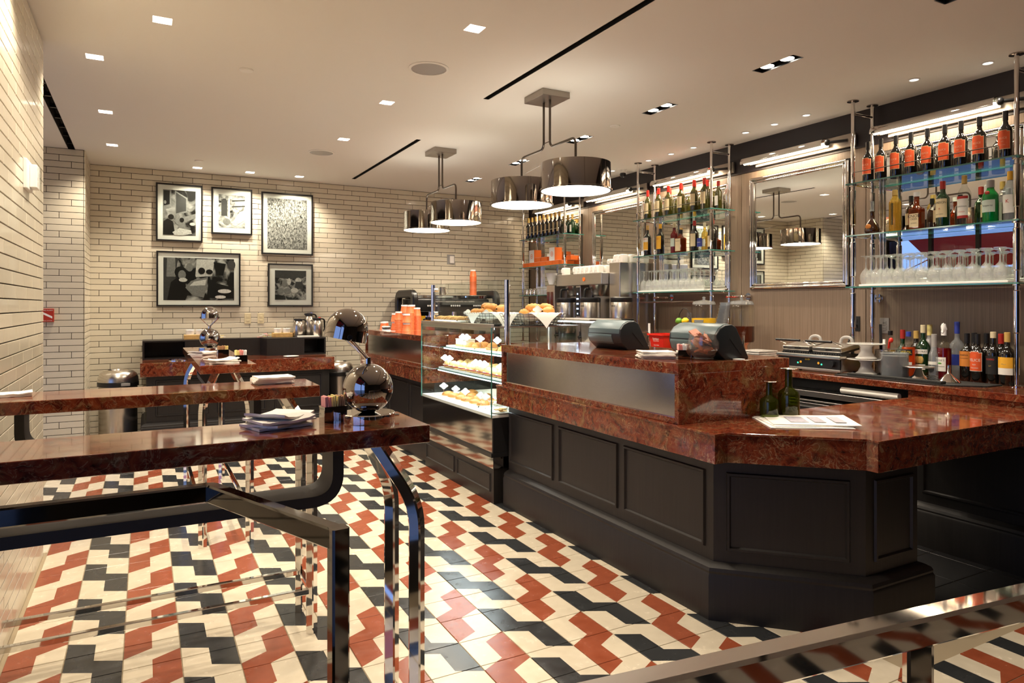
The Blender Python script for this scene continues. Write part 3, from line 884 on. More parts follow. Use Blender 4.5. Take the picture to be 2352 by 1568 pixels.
# ================================================================== BAR BACK WALL: mirrors, picture lights, shelf units
MIR = [(.97, 'plain'), (2.195, ''), (3.42, ''), (4.645, ''), (5.87, ''), (7.095, '')]
ML = ['', 'chrome framed wall mirror behind the orange-label wine bottles', 'chrome framed wall mirror above the panini grill', 'chrome framed wall mirror behind the red-capped wine bottles', 'chrome framed wall mirror above the steel coffee brewers', 'chrome framed wall mirror behind the orange gift boxes']
for (y0, _), lab in zip(MIR, ML):
    if not lab: continue
    y1 = y0 + .985
    o = thing('wall_mirror', lab, 'mirror', (XR - .004, y0, 1.54), 0, 'chrome framed mirrors')
    w, h = .985, 1.0
    MB().box(-.012, -.008, .04, w - .04, .04, h - .04).build('mirror_glass', M['mirror'], o)
    MB().box(-.008, 0, 0, w, 0, h).build('backing', M['dark'], o)
    for (r, off, pr) in ((.016, .018, -.016), (.010, .044, -.016)):
        p = [(pr, off, off), (pr, w - off, off), (pr, w - off, h - off), (pr, off, h - off)]
        f = MB()
        for i in range(4):
            a, b_ = p[i], p[(i + 1) % 4]
            f.tube([a, b_], r, 10)
        f.build('frame', M['chrome'], o, smooth=True)
PL = ['brass toned picture light above the mirror over the %s' % s for s in ('orange-label wine bottles', 'panini grill', 'red-capped wine bottles', 'coffee brewers', 'orange gift boxes')]
proto = None
for k, lab in enumerate(PL):
    yc = 2.6875 + 1.225 * k
    if proto is None:
        o = thing('picture_light', lab, 'picture light', (XR - .02, yc, 2.675), 0, 'picture lights above the mirrors')
        shell = arc(-.105, -.02, .050, math.radians(-15), math.radians(195), 14)
        inner = list(reversed(arc(-.105, -.02, .044, math.radians(-15), math.radians(195), 14)))
        MB().prism_y(shell + inner, -.36, .46).build('shade', M['chrome'], o, smooth=True)
        MB().cyl((-.105, -.355, -.018), (-.105, .455, -.018), .016, 10).build('lamp_tube', M['strip'], o, smooth=True)
        MB().ell((-.105, -.380, -.005), .026, .022, .026, 12, 8).build('end_knob', M['black'], o, smooth=True)
        MB().cyl((-.105, -.38, -.005), (-.03, -.50, -.005), .012).build('arm', M['black'], o, smooth=True)
        MB().box(-.030, 0, -.56, .40, -.055, .045).build('wall_plate', M['plate'], o, bevel=.004)
        area('picture_light_lamp', (-.105, .05, -.045), .05, .75, 2.8, WARMER, (0, math.radians(-25), 0), o)
        proto = o
    else:
        copy_tree(proto, None, (XR - .02, yc, 2.675), None, lab)

SHZ = (2.28, 1.905, 1.535)
def shelf_unit(y0, y1, label, zlow=SHZ):
    o = thing('glass_shelf_unit', label, 'shelf', (4.53, y0, .92), 0, 'chrome pole glass shelf units')
    Z = lambda z: z - .92
    Ly = y1 - y0
    for px in (0, .223):
        for py in (0, Ly):
            po = MB().cyl((px, py, 0), (px, py, Z(H)), .0135, 14).build('pole', M['chrome'], o, smooth=True)
            f = MB().lathe([(0, Z(H)), (.040, Z(H)), (.040, Z(H) - .006), (.016, Z(H) - .010), (0, Z(H) - .010)], 20, (px, py, 0)).build('ceiling_flange', M['nickel'], po, smooth=True)
            MB().lathe([(.0135, 0), (.034, 0), (.034, .006), (.016, .012), (.0135, .012)], 20, (px, py, 0)).build('base_flange', M['chrome'], po, smooth=True)
            tops = [Z(2.60)] + [Z(z) for z in zlow]
            for z in zlow:
                MB().lathe([(.0135, Z(z) - .30), (.019, Z(z) - .295), (.019, Z(z) - .05), (.0135, Z(z) - .045)], 14, (px, py, 0)).build('sleeve', M['chrome'], po, smooth=True)
                MB().lathe([(.0135, Z(z) - .02), (.024, Z(z) - .018), (.024, Z(z) + .004), (.0135, Z(z) + .006)], 14, (px, py, 0)).build('shelf_clamp', M['chrome'], po, smooth=True)
    for py in (0, Ly):
        MB().cyl((0, py, Z(2.79)), (.223, py, Z(2.79)), .010, 10).build('cross_bar', M['chrome'], o, smooth=True)
        for z in zlow:
            MB().cyl((-.01, py, Z(z) - .010), (.235, py, Z(z) - .010), .008, 8).build('shelf_bracket', M['chrome'], o, smooth=True)
    for k, z in enumerate(zlow):
        MB().box(-.045, .262, -.03, Ly + .03, Z(z) - .009, Z(z), 1, 0).build('glass_shelf', [M['shelfglass'], M['glassedge']], o)
        if k == 0:
            pts = fillet([(-.035, Ly - .02, Z(z)), (-.035, Ly - .02, Z(z) + .075), (-.035, .08, Z(z) + .075), (-.035, .08, Z(z))], .012, 3)
            MB().tube(pts, .0035, 6).build('gallery_rail', M['chrome'], o, smooth=True)
    return o
shelf_unit(2.138, 3.195, 'chrome pole shelf unit holding orange-label wine and spirit bottles')
shelf_unit(4.60, 5.645, 'chrome pole shelf unit holding red-capped wine bottles')
shelf_unit(7.055, 8.10, 'chrome pole shelf unit holding orange gift boxes')
# trays under the stemware
for y0, y1, lab in ((2.17, 3.13, 'long white tray under the stemware below the spirit bottles'), (4.67, 5.61, 'long white tray under the stemware below the liqueur bottles')):
    t = MB().box(4.50, 4.775, y0, y1, 1.535, 1.549).build('stemware_tray', M['white'], bevel=.003)
    tag(t, lab, 'tray')
# grab rail and elbows on the veneer
o = thing('wall_rail', 'horizontal chrome rail on the veneer beside the juice dispensers', 'rail', (4.70, 5.02, 1.435))
MB().cyl((0, -.02, 0), (0, .87, 0), .010, 10).build('rail_bar', M['chrome'], o, smooth=True)
for q in (0.03, .82):
    MB().cyl((0, q, 0), (.112, q, 0), .008, 8).build('stand_off', M['chrome'], o, smooth=True)
for (y, lab) in ((5.44, 'chrome stub arm and disc on the veneer above the faucet'), (4.42, 'chrome stub arm and disc on the veneer above the cup stack'), (3.178, 'chrome disc on the veneer below the stemware tray')):
    o = thing('pole_stay', lab, 'bracket', (XR - .004, y, 1.48 if y > 4 else 1.452))
    MB().cyl((-.02, 0, 0), (0, 0, 0), .032, 24).build('wall_disc', M['chrome'], o, smooth=True)
    if y > 4:
        MB().tube(fillet([(-.015, 0, 0), (-.09, 0, 0), (-.09, .19, 0)], .03, 4), .010, 8).build('stay_arm', M['chrome'], o, smooth=True)
    else:
        MB().cyl((-.05, .0, 0), (-.02, 0, 0), .008).build('stay_arm', M['chrome'], o, smooth=True)

# ================================================================== BAR
def panel_frame(parent, a, b, zlo, zhi, normal, name='panel_moulding', w=.022, d=.010):
    """raised picture-frame moulding with a flat field; a,b = (x,y) ends of the panel on the face"""
    A, B = Vector((a[0], a[1], 0)), Vector((b[0], b[1], 0))
    n = Vector((normal[0], normal[1], 0)).normalized()
    t = (B - A).normalized(); L = (B - A).length
    mb = MB()
    out = [(0, zlo), (L, zlo), (L, zhi), (0, zhi)]
    rings = [(0, .0), (.004, d), (w - .008, d), (w, -.004)]
    b0 = len(mb.v)
    for ins, h in rings:
        for (u, z) in out:
            uu = min(max(u, ins), L - ins); zz = min(max(z, zlo + ins), zhi - ins)
            p = A + t * uu + n * h
            mb.v.append((p.x, p.y, zz))
    for r in range(len(rings) - 1):
        for i in range(4):
            j = (i + 1) % 4
            mb.f.append((b0 + r * 4 + i, b0 + r * 4 + j, b0 + (r + 1) * 4 + j, b0 + (r + 1) * 4 + i)); mb.m.append(0)
    mb.f.append(tuple(b0 + (len(rings) - 1) * 4 + i for i in range(4))); mb.m.append(0)
    return mb.build(name, M['panel'], parent)

def plinth_path(mb, pts, zt=.206):
    """sweep of flat plinth with a torus moulding on top; pts = list of xy on the body face, outward to the left of travel"""
    prof = [(-.02, 0), (.050, 0), (.050, zt - .012), (.044, zt), (.046, zt + .010), (.040, zt + .024), (.024, zt + .034), (.010, zt + .040), (-.02, zt + .042)]
    mb.sweep([(x, y, 0) for x, y in pts], [(o, z) for o, z in prof], up=(0, 0, 1))

SX = 2.159     # marble front
BX = 2.262     # cabinet face
# ---- near cabinet: front face, chamfer, return
cab = thing('bar_cabinet', 'black brown panelled bar cabinet with chamfered corner under the marble bar', 'cabinet', (BX, 2.29, 0))
def loc(p): return (p[0] - BX, p[1] - 2.29)
body = [(BX, 4.25), (BX, 2.285), (2.70, 1.845), (3.065, 1.845), (3.065, 2.40), (2.80, 2.62), (2.80, 4.25)]
bp = [loc(p) for p in body]
MB().prism(bp, 0, .7145).build('carcass', M['panel'], cab)
pl = MB(); plinth_path(pl, [loc(p) for p in ((BX, 4.24), (BX, 2.285), (2.70, 1.845), (3.065, 1.845), (3.065, 2.35))])
pl.build('plinth', M['panel'], cab, smooth=30)
for (a, b) in ((4.235, 3.655), (3.592, 2.99), (2.938, 2.335)):
    panel_frame(cab, loc((BX - .0005, a)), loc((BX - .0005, b)), .300, .652, (-1, 0))
n = Vector((-1, -1, 0)).normalized()
c0, c1 = Vector((BX, 2.285)), Vector((2.70, 1.845))
ct = (c1 - c0).normalized(); cl = (c1 - c0).length
pa, pb = c0 + ct * .055, c0 + ct * (cl - .06)
panel_frame(cab, loc(pa + Vector((n.x, n.y)) * .0005), loc(pb + Vector((n.x, n.y)) * .0005), .300, .652, (n.x, n.y))
panel_frame(cab, loc((2.755, 1.8445)), loc((3.03, 1.8445)), .300, .652, (0, -1))
# ---- marble worktop of the near bar and peninsula
poly = [(SX, 4.252), (SX, 2.172), (2.232, 2.172), (2.632, 1.793), (2.632, 1.742), (4.125, 1.742), (4.125, 2.49), (2.90, 2.49), (2.90, 4.252)]
top = MB().prism(list(reversed(poly)), .8385, .846).mesh('worktop', M['marble'], bevel=.002)
wt = thing('bar_worktop', 'thick red marble worktop of the bar with cut corner, papers lying on it', 'worktop', (SX, 2.172, .7145))
def off(poly, d):
    # crude inset for the reveal line
    cx = sum(p[0] for p in poly) / len(poly); cy = sum(p[1] for p in poly) / len(poly)
    return [(x + d * (1 if x < cx else -1), y + d * (1 if y < cy else -1)) for x, y in poly]
L2 = lambda q: [(x - SX, y - 2.172) for x, y in q]
MB().prism(L2(list(reversed(poly))), .836 - .7145, .846 - .7145).build('top_slab', M['marble'], wt, bevel=.002)
MB().prism(L2(list(reversed([(x + .006 if x < 2.7 else x, y + (.006 if y < 2.3 else 0)) for x, y in poly]))), .0, .836 - .7145).build('edge_apron', M['marble'], wt, bevel=.0015)

def raised_box(x0, x1, y0, y1, z0, z1, label, name='raised_counter'):
    o = thing(name, label, 'counter', (x0, y0, z0))
    d, w, h = y1 - y0, x1 - x0, z1 - z0
    MB().box(-.0, w, 0, d, h - .052, h).build('top_slab', M['marble'], o, bevel=.002)
    MB().box(.002, .03, .028, d - .028, 0, .028).build('bottom_rail', M['marble'], o, bevel=.0015)
    MB().box(.002, w - .002, 0, .028, 0, h - .052).build('end_panel', M['marble'], o, bevel=.0015)
    MB().box(.002, w - .002, d - .028, d, 0, h - .052).build('end_panel', M['marble'], o, bevel=.0015)
    MB().box(.016, .024, .028, d - .028, .028, h - .052).build('brushed_panel', M['frost'], o)
    MB().box(.030, w - .02, .028, d - .028, 0, h - .055).build('core', M['panel'], o)
    return o
raised_box(2.177, 2.924, 2.421, 4.203, .846, 1.130, 'raised red marble counter with brushed steel front, tills standing on it')

# ---- far section beyond the display case
cab2 = thing('bar_cabinet', 'black brown panelled bar cabinet beyond the display case', 'cabinet', (BX, 5.65, 0))
loc2 = lambda p: (p[0] - BX, p[1] - 5.65)
MB().prism([loc2(p) for p in ((BX, 7.58), (BX, 5.65), (2.80, 5.65), (2.80, 7.58))], 0, .7145).build('carcass', M['panel'], cab2)
pl = MB(); plinth_path(pl, [loc2(p) for p in ((2.75, 7.58), (BX, 7.58), (BX, 5.65))]); pl.build('plinth', M['panel'], cab2, smooth=30)
for (a, b) in ((7.53, 6.95), (6.90, 6.32), (6.27, 5.69)):
    panel_frame(cab2, loc2((BX - .0005, a)), loc2((BX - .0005, b)), .300, .652, (-1, 0))
wt2 = thing('bar_worktop', 'thick red marble ledge of the bar section holding the orange cups', 'worktop', (SX, 5.64, .7145))
MB().box(0, .74, 0, 2.02, .1215, .1315).build('top_slab', M['marble'], wt2, bevel=.002)
MB().box(.006, .74, 0.006, 2.014, 0, .1215).build('edge_apron', M['marble'], wt2, bevel=.0015)
raised_box(2.177, 2.75, 5.70, 7.52, .846, 1.130, 'raised red marble counter with brushed steel front, orange cups standing on it')

# ---- panelled side of the back bar beyond the peninsula
sw = thing('bar_end_cabinet', 'dark panelled cabinet side in the knee space under the peninsula', 'cabinet', (3.984, 1.2, 0))
MB().box(0.05, .16, -1.6, 1.25, 0, .7145).build('carcass', M['panel'], sw)
pl = MB(); plinth_path(pl, [(.05, 1.25), (.05, -1.6)]); pl.build('plinth', M['panel'], sw, smooth=30)
panel_frame(sw, (.0495, 1.20), (.0495, .25), .300, .652, (-1, 0))
panel_frame(sw, (.0495, .18), (.0495, -.8), .300, .652, (-1, 0))

# ---- back counter
bc = thing('back_counter', 'long red marble back counter under the glass shelves', 'counter', (4.13, .5, .78))
MB().box(0, .674, 0, 7.25, .10, .14).build('top_slab', M['marble'], bc, bevel=.002)
MB().box(.012, .05, 0, 2.05, 0, .10).build('front_apron', M['marble'], bc, bevel=.0015)
MB().box(.16, .674, 0, 7.25, -.78, .10).build('carcass', M['black'], bc)
MB().box(.012, .16, 3.6, 7.25, -.78, .10).build('lower_front', M['panel'], bc)
fr = thing('undercounter_fridge', 'stainless undercounter fridge with grip rails below the back counter', 'fridge', (4.15, 2.58, .02))
MB().box(.02, .14, 0, 1.48, 0, .70).build('body', M['black'], fr, bevel=.003)
MB().box(0, .14, 0, 1.48, .735, .775).build('top_rail', M['hsteel'], fr, bevel=.003)
MB().box(-.01, .10, 0, 1.48, .70, .712).build('lip', M['hsteel'], fr, bevel=.002)
for k in range(3):
    dr = MB().box(0, .02, .02 + k * .49, .48 + k * .49, .10, .69).build('door', M['hsteel'], fr, bevel=.003)
    MB().box(-.022, 0, .10 + k * .49, .40 + k * .49, .63, .665).build('grip', M['black'], dr, bevel=.004)
o = MB().cyl((4.165, 2.62, .826), (4.165, 3.02, .826), .021, 14).build('paper_roll', M['paper'], smooth=True)
tag(o, 'white paper roll lying on the fridge rail under the back counter', 'roll')
# ---- counter along the brick wall for the coffee machine
cc = thing('coffee_counter', 'dark service counter along the brick wall under the espresso machine', 'counter', (2.78, 7.76, 0))
MB().box(0, 1.34, 0, .645, .88, .92).build('top_slab', M['marble'], cc, bevel=.002)
MB().box(.02, 1.34, .03, .645, 0, .88).build('carcass', M['panel'], cc)

# ================================================================== DISPLAY CASE
CY0, CY1, CX0, CX1 = 4.262, 5.632, 2.13, 2.86
kb = thing('case_base', 'dark two-panel kick base under the pastry display case', 'base', (2.168, 4.30, 0))
MB().box(0, .6, 0, 1.33, 0, .25).build('carcass', M['panel'], kb)
panel_frame(kb, (-.0005, 1.30), (-.0005, .69), .075, .205, (-1, 0), w=.016, d=.008)
panel_frame(kb, (-.0005, .64), (-.0005, .05), .075, .205, (-1, 0), w=.016, d=.008)
dc = thing('display_case', 'glass pastry display case with mirror steel front between the two bar sections', 'display case', (CX0, CY0, .25))
Wd, Ly = CX1 - CX0, CY1 - CY0
z_ = lambda z: z - .25
MB().box(.030, Wd, 0.03, Ly, 0, z_(.335)).build('recess_panel', M['case_steel'], dc)
MB().box(.0, Wd, 0.0, Ly, z_(.335), z_(.366)).build('bumper', M['black'], dc, bevel=.003)
MB().box(.012, Wd, .012, Ly - .012, z_(.366), z_(.612)).build('steel_front', M['case_steel'], dc)
MB().box(.014, Wd, .001, .012, z_(.366), z_(.612)).build('side_panel', M['black'], dc)
MB().box(.008, Wd, .004, Ly - .004, z_(.612), z_(.632)).build('deck', M['white'], dc)
MB().box(Wd - .02, Wd, .02, Ly - .02, z_(.632), z_(1.243)).build('rear_door', M['pane'], dc)
MB().box(.0, .006, 0, Ly, z_(.612), z_(1.243)).build('front_pane', M['pane'], dc)
for y in (0, Ly - .006):
    MB().box(.006, Wd - .02, y, y + .006, z_(.632), z_(1.243)).build('side_pane', M['pane'], dc)
for y in (.003, Ly - .003):
    MB().box(-.001, .007, y - .002, y + .002, z_(.612), z_(1.243)).build('edge_trim', M['glassedge'], dc)
MB().box(0, Wd, 0, Ly, z_(1.243), z_(1.252), 1, 0).build('top_pane', [M['shelfglass'], M['hsteel']], dc)
MB().box(.0065, .026, .008, Ly - .008, z_(1.218), z_(1.243)).build('header', M['hsteel'], dc)
MB().box(0, .022, 0, Ly, z_(1.252), z_(1.268)).build('top_rail', M['hsteel'], dc, bevel=.002)
for (x, z, lab) in ((.18, 1.040, 'glass_shelf'), (.125, .852, 'glass_shelf')):
    sh = MB().box(x, Wd - .06, .03, Ly - .03, z_(z) - .008, z_(z), 1, 0).build('glass_shelf', [M['shelfglass'], M['glassedge']], dc)
    MB().box(x + .012, x + .03, .05, Ly - .05, z_(z) - .020, z_(z) - .009).build('led_strip', M['led'], sh)
MB().box(.03, .05, .05, Ly - .05, z_(1.228), z_(1.241)).build('led_strip', M['led'], dc)
for y in (.34, 1.02):
    MB().box(Wd - .055, Wd - .035, y - .01, y + .01, z_(.632), z_(1.24)).build('shelf_standard', M['hsteel'], dc)
MB().box(.25, Wd - .03, Ly - .024, Ly - .010, z_(.86), z_(1.14)).build('inner_marble', M['marble'], dc)
for (z, p) in ((1.22, 3.2), (1.02, 2.2), (.83, 2.2)):
    area('case_lamp', (.10 if z > 1.1 else .18, Ly / 2, z_(z)), .04, Ly - .15, p, COOL, (0, math.radians(-15), 0), dc)
# sneeze guard
sg = thing('sneeze_guard', 'two chrome posts holding a clear glass guard above the pastry baskets', 'glass guard', (2.195, 4.15, 1.130))
for (y, z0) in ((0, 0), (1.36, .138)):
    po = MB().cyl((0, y, z0), (0, y, .445), .019, 20).build('post', M['chrome'], sg, smooth=True)
    for z in (.20, .40):
        MB().cyl((-.005, y + (.025 if y == 0 else -.025), z), (.03, y + (.025 if y == 0 else -.025), z), .016, 14).build('glass_clip', M['nickel'], po, smooth=True)
MB().box(.010, .018, .03, 1.33, .14, .45).build('guard_pane', M['pane'], sg)

R = random.Random(5)
# ---- food prototypes (local origin at base centre)
def sandwich(label, grp):
    o = thing('sandwich_roll', label, 'sandwich', group=grp)
    b = MB().ell((0, 0, .028), .035, .052, .040, 12, 7, z0=-.2, jit=.03, rnd=R).build('top_bun', M['bread'], o, smooth=60)
    MB().ell((-.003, 0, .024), .038, .055, .010, 12, 5, jit=.10, rnd=R).build('filling', M['filling'], o, smooth=60)
    MB().ell((-.004, .01, .029), .037, .045, .006, 10, 4, jit=.12, rnd=R).build('cheese', M['cream'], o, smooth=60)
    MB().ell((0, 0, .012), .035, .052, .013, 12, 5, jit=.03, rnd=R).build('bottom_bun', M['bread'], o, smooth=60)
    return o
def croissant(label, grp):
    o = thing('croissant', label, 'croissant', group=grp)
    mb = MB()
    n = 13; prev = None
    sec = 10
    for i in range(n):
        t = i / (n - 1); a = math.radians(-60 + 120 * t)
        r = .008 + .030 * math.sin(PI * t) ** .8
        r *= 1.0 + (.12 if i % 2 else -.04)
        c = Vector((-.05 * math.cos(a) + .04, .075 * math.sin(a), .030))
        for j in range(sec):
            q = 2 * PI * j / sec
            mb.v.append((c.x + r * math.cos(q), c.y, c.z + r * .85 * math.sin(q)))
    for i in range(n - 1):
        for j in range(sec):
            j2 = (j + 1) % sec
            mb.f.append((i * sec + j, i * sec + j2, (i + 1) * sec + j2, (i + 1) * sec + j)); mb.m.append(0)
    mb.build('pastry', M['croissant'], o, smooth=70)
    return o
def biscuit(label, grp):
    o = MB().lathe([(0, 0), (.038, 0), (.042, .005), (.038, .011), (.02, .013), (0, .013)], 12).build('biscuit', M['biscuit'], smooth=50)
    return tag(o, label, 'biscuit', grp)
def round_bun(label, grp):
    o = thing('filled_bun', label, 'bun', group=grp)
    MB().ell((0, 0, .004), .045, .045, .045, 12, 6, z0=-.05, jit=.03, rnd=R).build('crust', M['croissant'], o, smooth=60)
    MB().lathe([(0, 0), (.043, 0), (.046, .006), (.042, .012), (0, .012)], 12).build('base', M['bread'], o, smooth=50)
    return o
tagp = None
def price_tag(x, y, z, lab, rz=None, lean=0):
    global tagp
    rz = R.uniform(.55, 1.25) if rz is None else rz
    if tagp is None:
        o = thing('price_tag', lab, 'price tag', group='price tags on wire picks')
        pts = []
        for i in range(24):
            a = 2 * PI * i / 24
            r = .026 * (1 + .16 * math.cos(4 * a))
            pts.append((r * 1.25 * math.cos(a), .088 + r * .95 * math.sin(a)))
        m2 = MB().prism_x([(p[0], p[1]) for p in pts], -.001, .0008)
        m2.build('card', M['card'], o)
        m3 = MB().prism_x([(p[0] * .86, .088 + (p[1] - .088) * .86) for p in pts], -.0013, -.0009)
        c2 = m3.build('border', M['cardgrey'], o)
        m4 = MB().prism_x([(p[0] * .81, .088 + (p[1] - .088) * .81) for p in pts], -.0017, -.0012)
        m4.build('card_face', M['card'], o)
        MB().cyl((.002, 0, 0), (.002, 0, .09), .0012, 6).build('wire', M['chrome'], o)
        MB().lathe([(0, 0), (.012, 0), (.012, .002), (0, .003)], 10).build('foot', M['chrome'], o)
        o.location = (x, y, z); o.rotation_euler = (0, lean, rz)
        tagp = o
    else:
        o = copy_tree(tagp, None, (x, y, z), rz, lab)
    return o
def plate(name, x0, x1, y0, y1, z, lab):
    o = MB().prism([(x0, y0), (x1, y0), (x1, y1), (x0, y1)], z, z + .006)
    o.prism([(x0, y0), (x1, y0), (x1, y0 + .008), (x0, y0 + .008)], z + .006, z + .013).prism([(x0, y1 - .008), (x1, y1 - .008), (x1, y1), (x0, y1)], z + .006, z + .013)
    o.prism([(x0, y0), (x0 + .008, y0), (x0 + .008, y1), (x0, y1)], z + .006, z + .013).prism([(x1 - .008, y0), (x1, y0), (x1, y1), (x1 - .008, y1)], z + .006, z + .013)
    q = o.build(name, M['china'])
    return tag(q, lab, 'tray')
# shelf levels
ZD, Z2, Z1, ZT = .632, .852, 1.040, 1.252
# middle shelf: sandwiches on a long tray
plate('white_tray', 2.275, 2.62, 4.31, 5.585, Z2, 'long white tray of sandwich rolls on the middle case shelf')
sp = sandwich('glazed sandwich roll with dark ham filling on the middle case shelf', 'sandwich rolls in the case')
first = True
for row, x in enumerate((2.335, 2.425, 2.52)):
    for k in range(11):
        y = 4.385 + k * .113 + R.uniform(-.012, .012) + (.05 if row == 1 else 0)
        if y > 5.54: continue
        rz = R.uniform(-.5, .5); zz = Z2 + .006
        if first: sp.location = (x, y, zz); sp.rotation_euler = (0, 0, rz); first = False
        else: copy_tree(sp, None, (x, y, zz), rz)
# upper shelf: two plates, pastries, cream dessert
plate('white_tray', 2.335, 2.60, 4.98, 5.56, Z1, 'white tray with cream slice and buns on the upper case shelf')
plate('white_tray', 2.335, 2.60, 4.32, 4.93, Z1, 'white tray with berry tart on the upper case shelf')
ds = thing('cream_slice', 'tall layered cream slice with green leaf garnish in the case', 'dessert', (2.42, 5.34, Z1 + .006))
MB().box(-.05, .05, -.10, .10, 0, .018).build('sponge_base', M['bread'], ds, bevel=.004)
MB().box(-.048, .048, -.098, .098, .018, .06).build('cream_layer', M['cream'], ds, bevel=.006)
MB().box(-.05, .05, -.10, .10, .06, .068).build('glaze', M['cream'], ds, bevel=.003)
for q in (-.05, .04):
    MB().ell((0, q, .078), .012, .018, .014, 8, 4).build('leaf', M['leaf'], ds, smooth=60)
tt = thing('berry_tart', 'flat tart with dark red berry glaze on the upper case shelf', 'tart', (2.41, 4.78, Z1 + .006))
MB().lathe([(0, 0), (.055, 0), (.068, .022), (.062, .024), (.055, .012), (0, .012)], 18).build('crust', M['biscuit'], tt, smooth=50)
MB().lathe([(0, .010), (.058, .012), (.05, .022), (0, .026)], 16).build('glaze', M['berry'], tt, smooth=60)
rb = round_bun('round filled brioche bun on the upper case shelf', 'brioche buns on the upper case shelf')
rb.location = (2.40, 5.17, Z1 + .006)
for (x, y) in ((2.40, 5.06), (2.50, 5.12), (2.51, 5.22), (2.52, 5.02), (2.40, 4.60), (2.50, 4.66), (2.41, 4.48), (2.51, 4.52), (2.40, 4.38), (2.53, 4.80), (2.52, 4.40)):
    copy_tree(rb, None, (x, y, Z1 + .006), R.uniform(0, 3), scale=(R.uniform(.9, 1.1),) * 3)
# deck: filled rounds and wraps on trays, salad bowl
plate('white_tray', 2.20, 2.55, 4.62, 5.50, ZD, 'white tray of flat round sandwiches on the case floor')
db = round_bun('flat golden sandwich round on the case floor', 'flat sandwich rounds on the case floor')
db.location = (2.28, 5.38, ZD + .006); db.scale = (1.25, 1.25, .7)
for (x, y) in ((2.27, 5.24), (2.28, 5.10), (2.27, 4.97), (2.28, 4.83), (2.28, 4.70), (2.40, 5.31), (2.41, 5.16), (2.40, 5.02), (2.41, 4.88), (2.40, 4.74), (2.50, 5.38), (2.50, 5.1), (2.50, 4.80)):
    copy_tree(db, None, (x, y, ZD + .006), R.uniform(0, 3), scale=(1.2, 1.2, .7))
sb = thing('salad_bowl', 'clear angular bowl of salad on the case floor', 'bowl', (2.30, 4.46, ZD))
MB().lathe([(0, 0), (.05, 0), (.10, .075), (.098, .076), (.048, .004), (0, .004)], 8).build('bowl', M['clear'], sb)
for k in range(9):
    a = k * 2.4
    MB().ell((.045 * math.cos(a) * (k / 9 + .3), .045 * math.sin(a) * (k / 9 + .3), .05), .026, .02, .02, 8, 4, jit=.2, rnd=R).build('leaf_clump', M['cream'] if k % 3 else M['leaf'], sb, smooth=60)
sl = thing('foil_tray', 'round white plate of sliced snacks at the near end of the case floor', 'plate', (2.24, 4.33, ZD))
MB().lathe([(0, 0), (.05, 0), (.075, .010), (.074, .012), (.05, .004), (0, .004)], 20).build('plate', M['china'], sl, smooth=50)
for k in range(6):
    MB().obox((.02 * math.cos(k), .02 * math.sin(k), .014 + .004 * k), .05, .03, .006, k).build('slice', M['biscuit'], sl)
price_tag(2.23, 5.36, ZD + .0, 'white scalloped price tag standing on the case floor')
for (x, y, z, lab) in ((2.235, 5.12, ZD, 0), (2.235, 4.93, ZD, 0), (2.24, 4.66, ZD, 0), (2.24, 4.58, ZD, 0)):
    price_tag(x, y, z, 'white scalloped price tag standing on the case floor')
for (x, y) in ((2.30, 5.50), (2.30, 5.40), (2.31, 4.90), (2.31, 4.82), (2.31, 4.74), (2.31, 4.47)):
    price_tag(x, y, Z2 + .006, 'white scalloped price tag among the sandwich rolls')
for (x, y) in ((2.36, 5.26), (2.37, 5.20), (2.36, 4.92), (2.36, 4.62)):
    price_tag(x, y, Z1 + .006, 'white scalloped price tag on the upper case shelf')
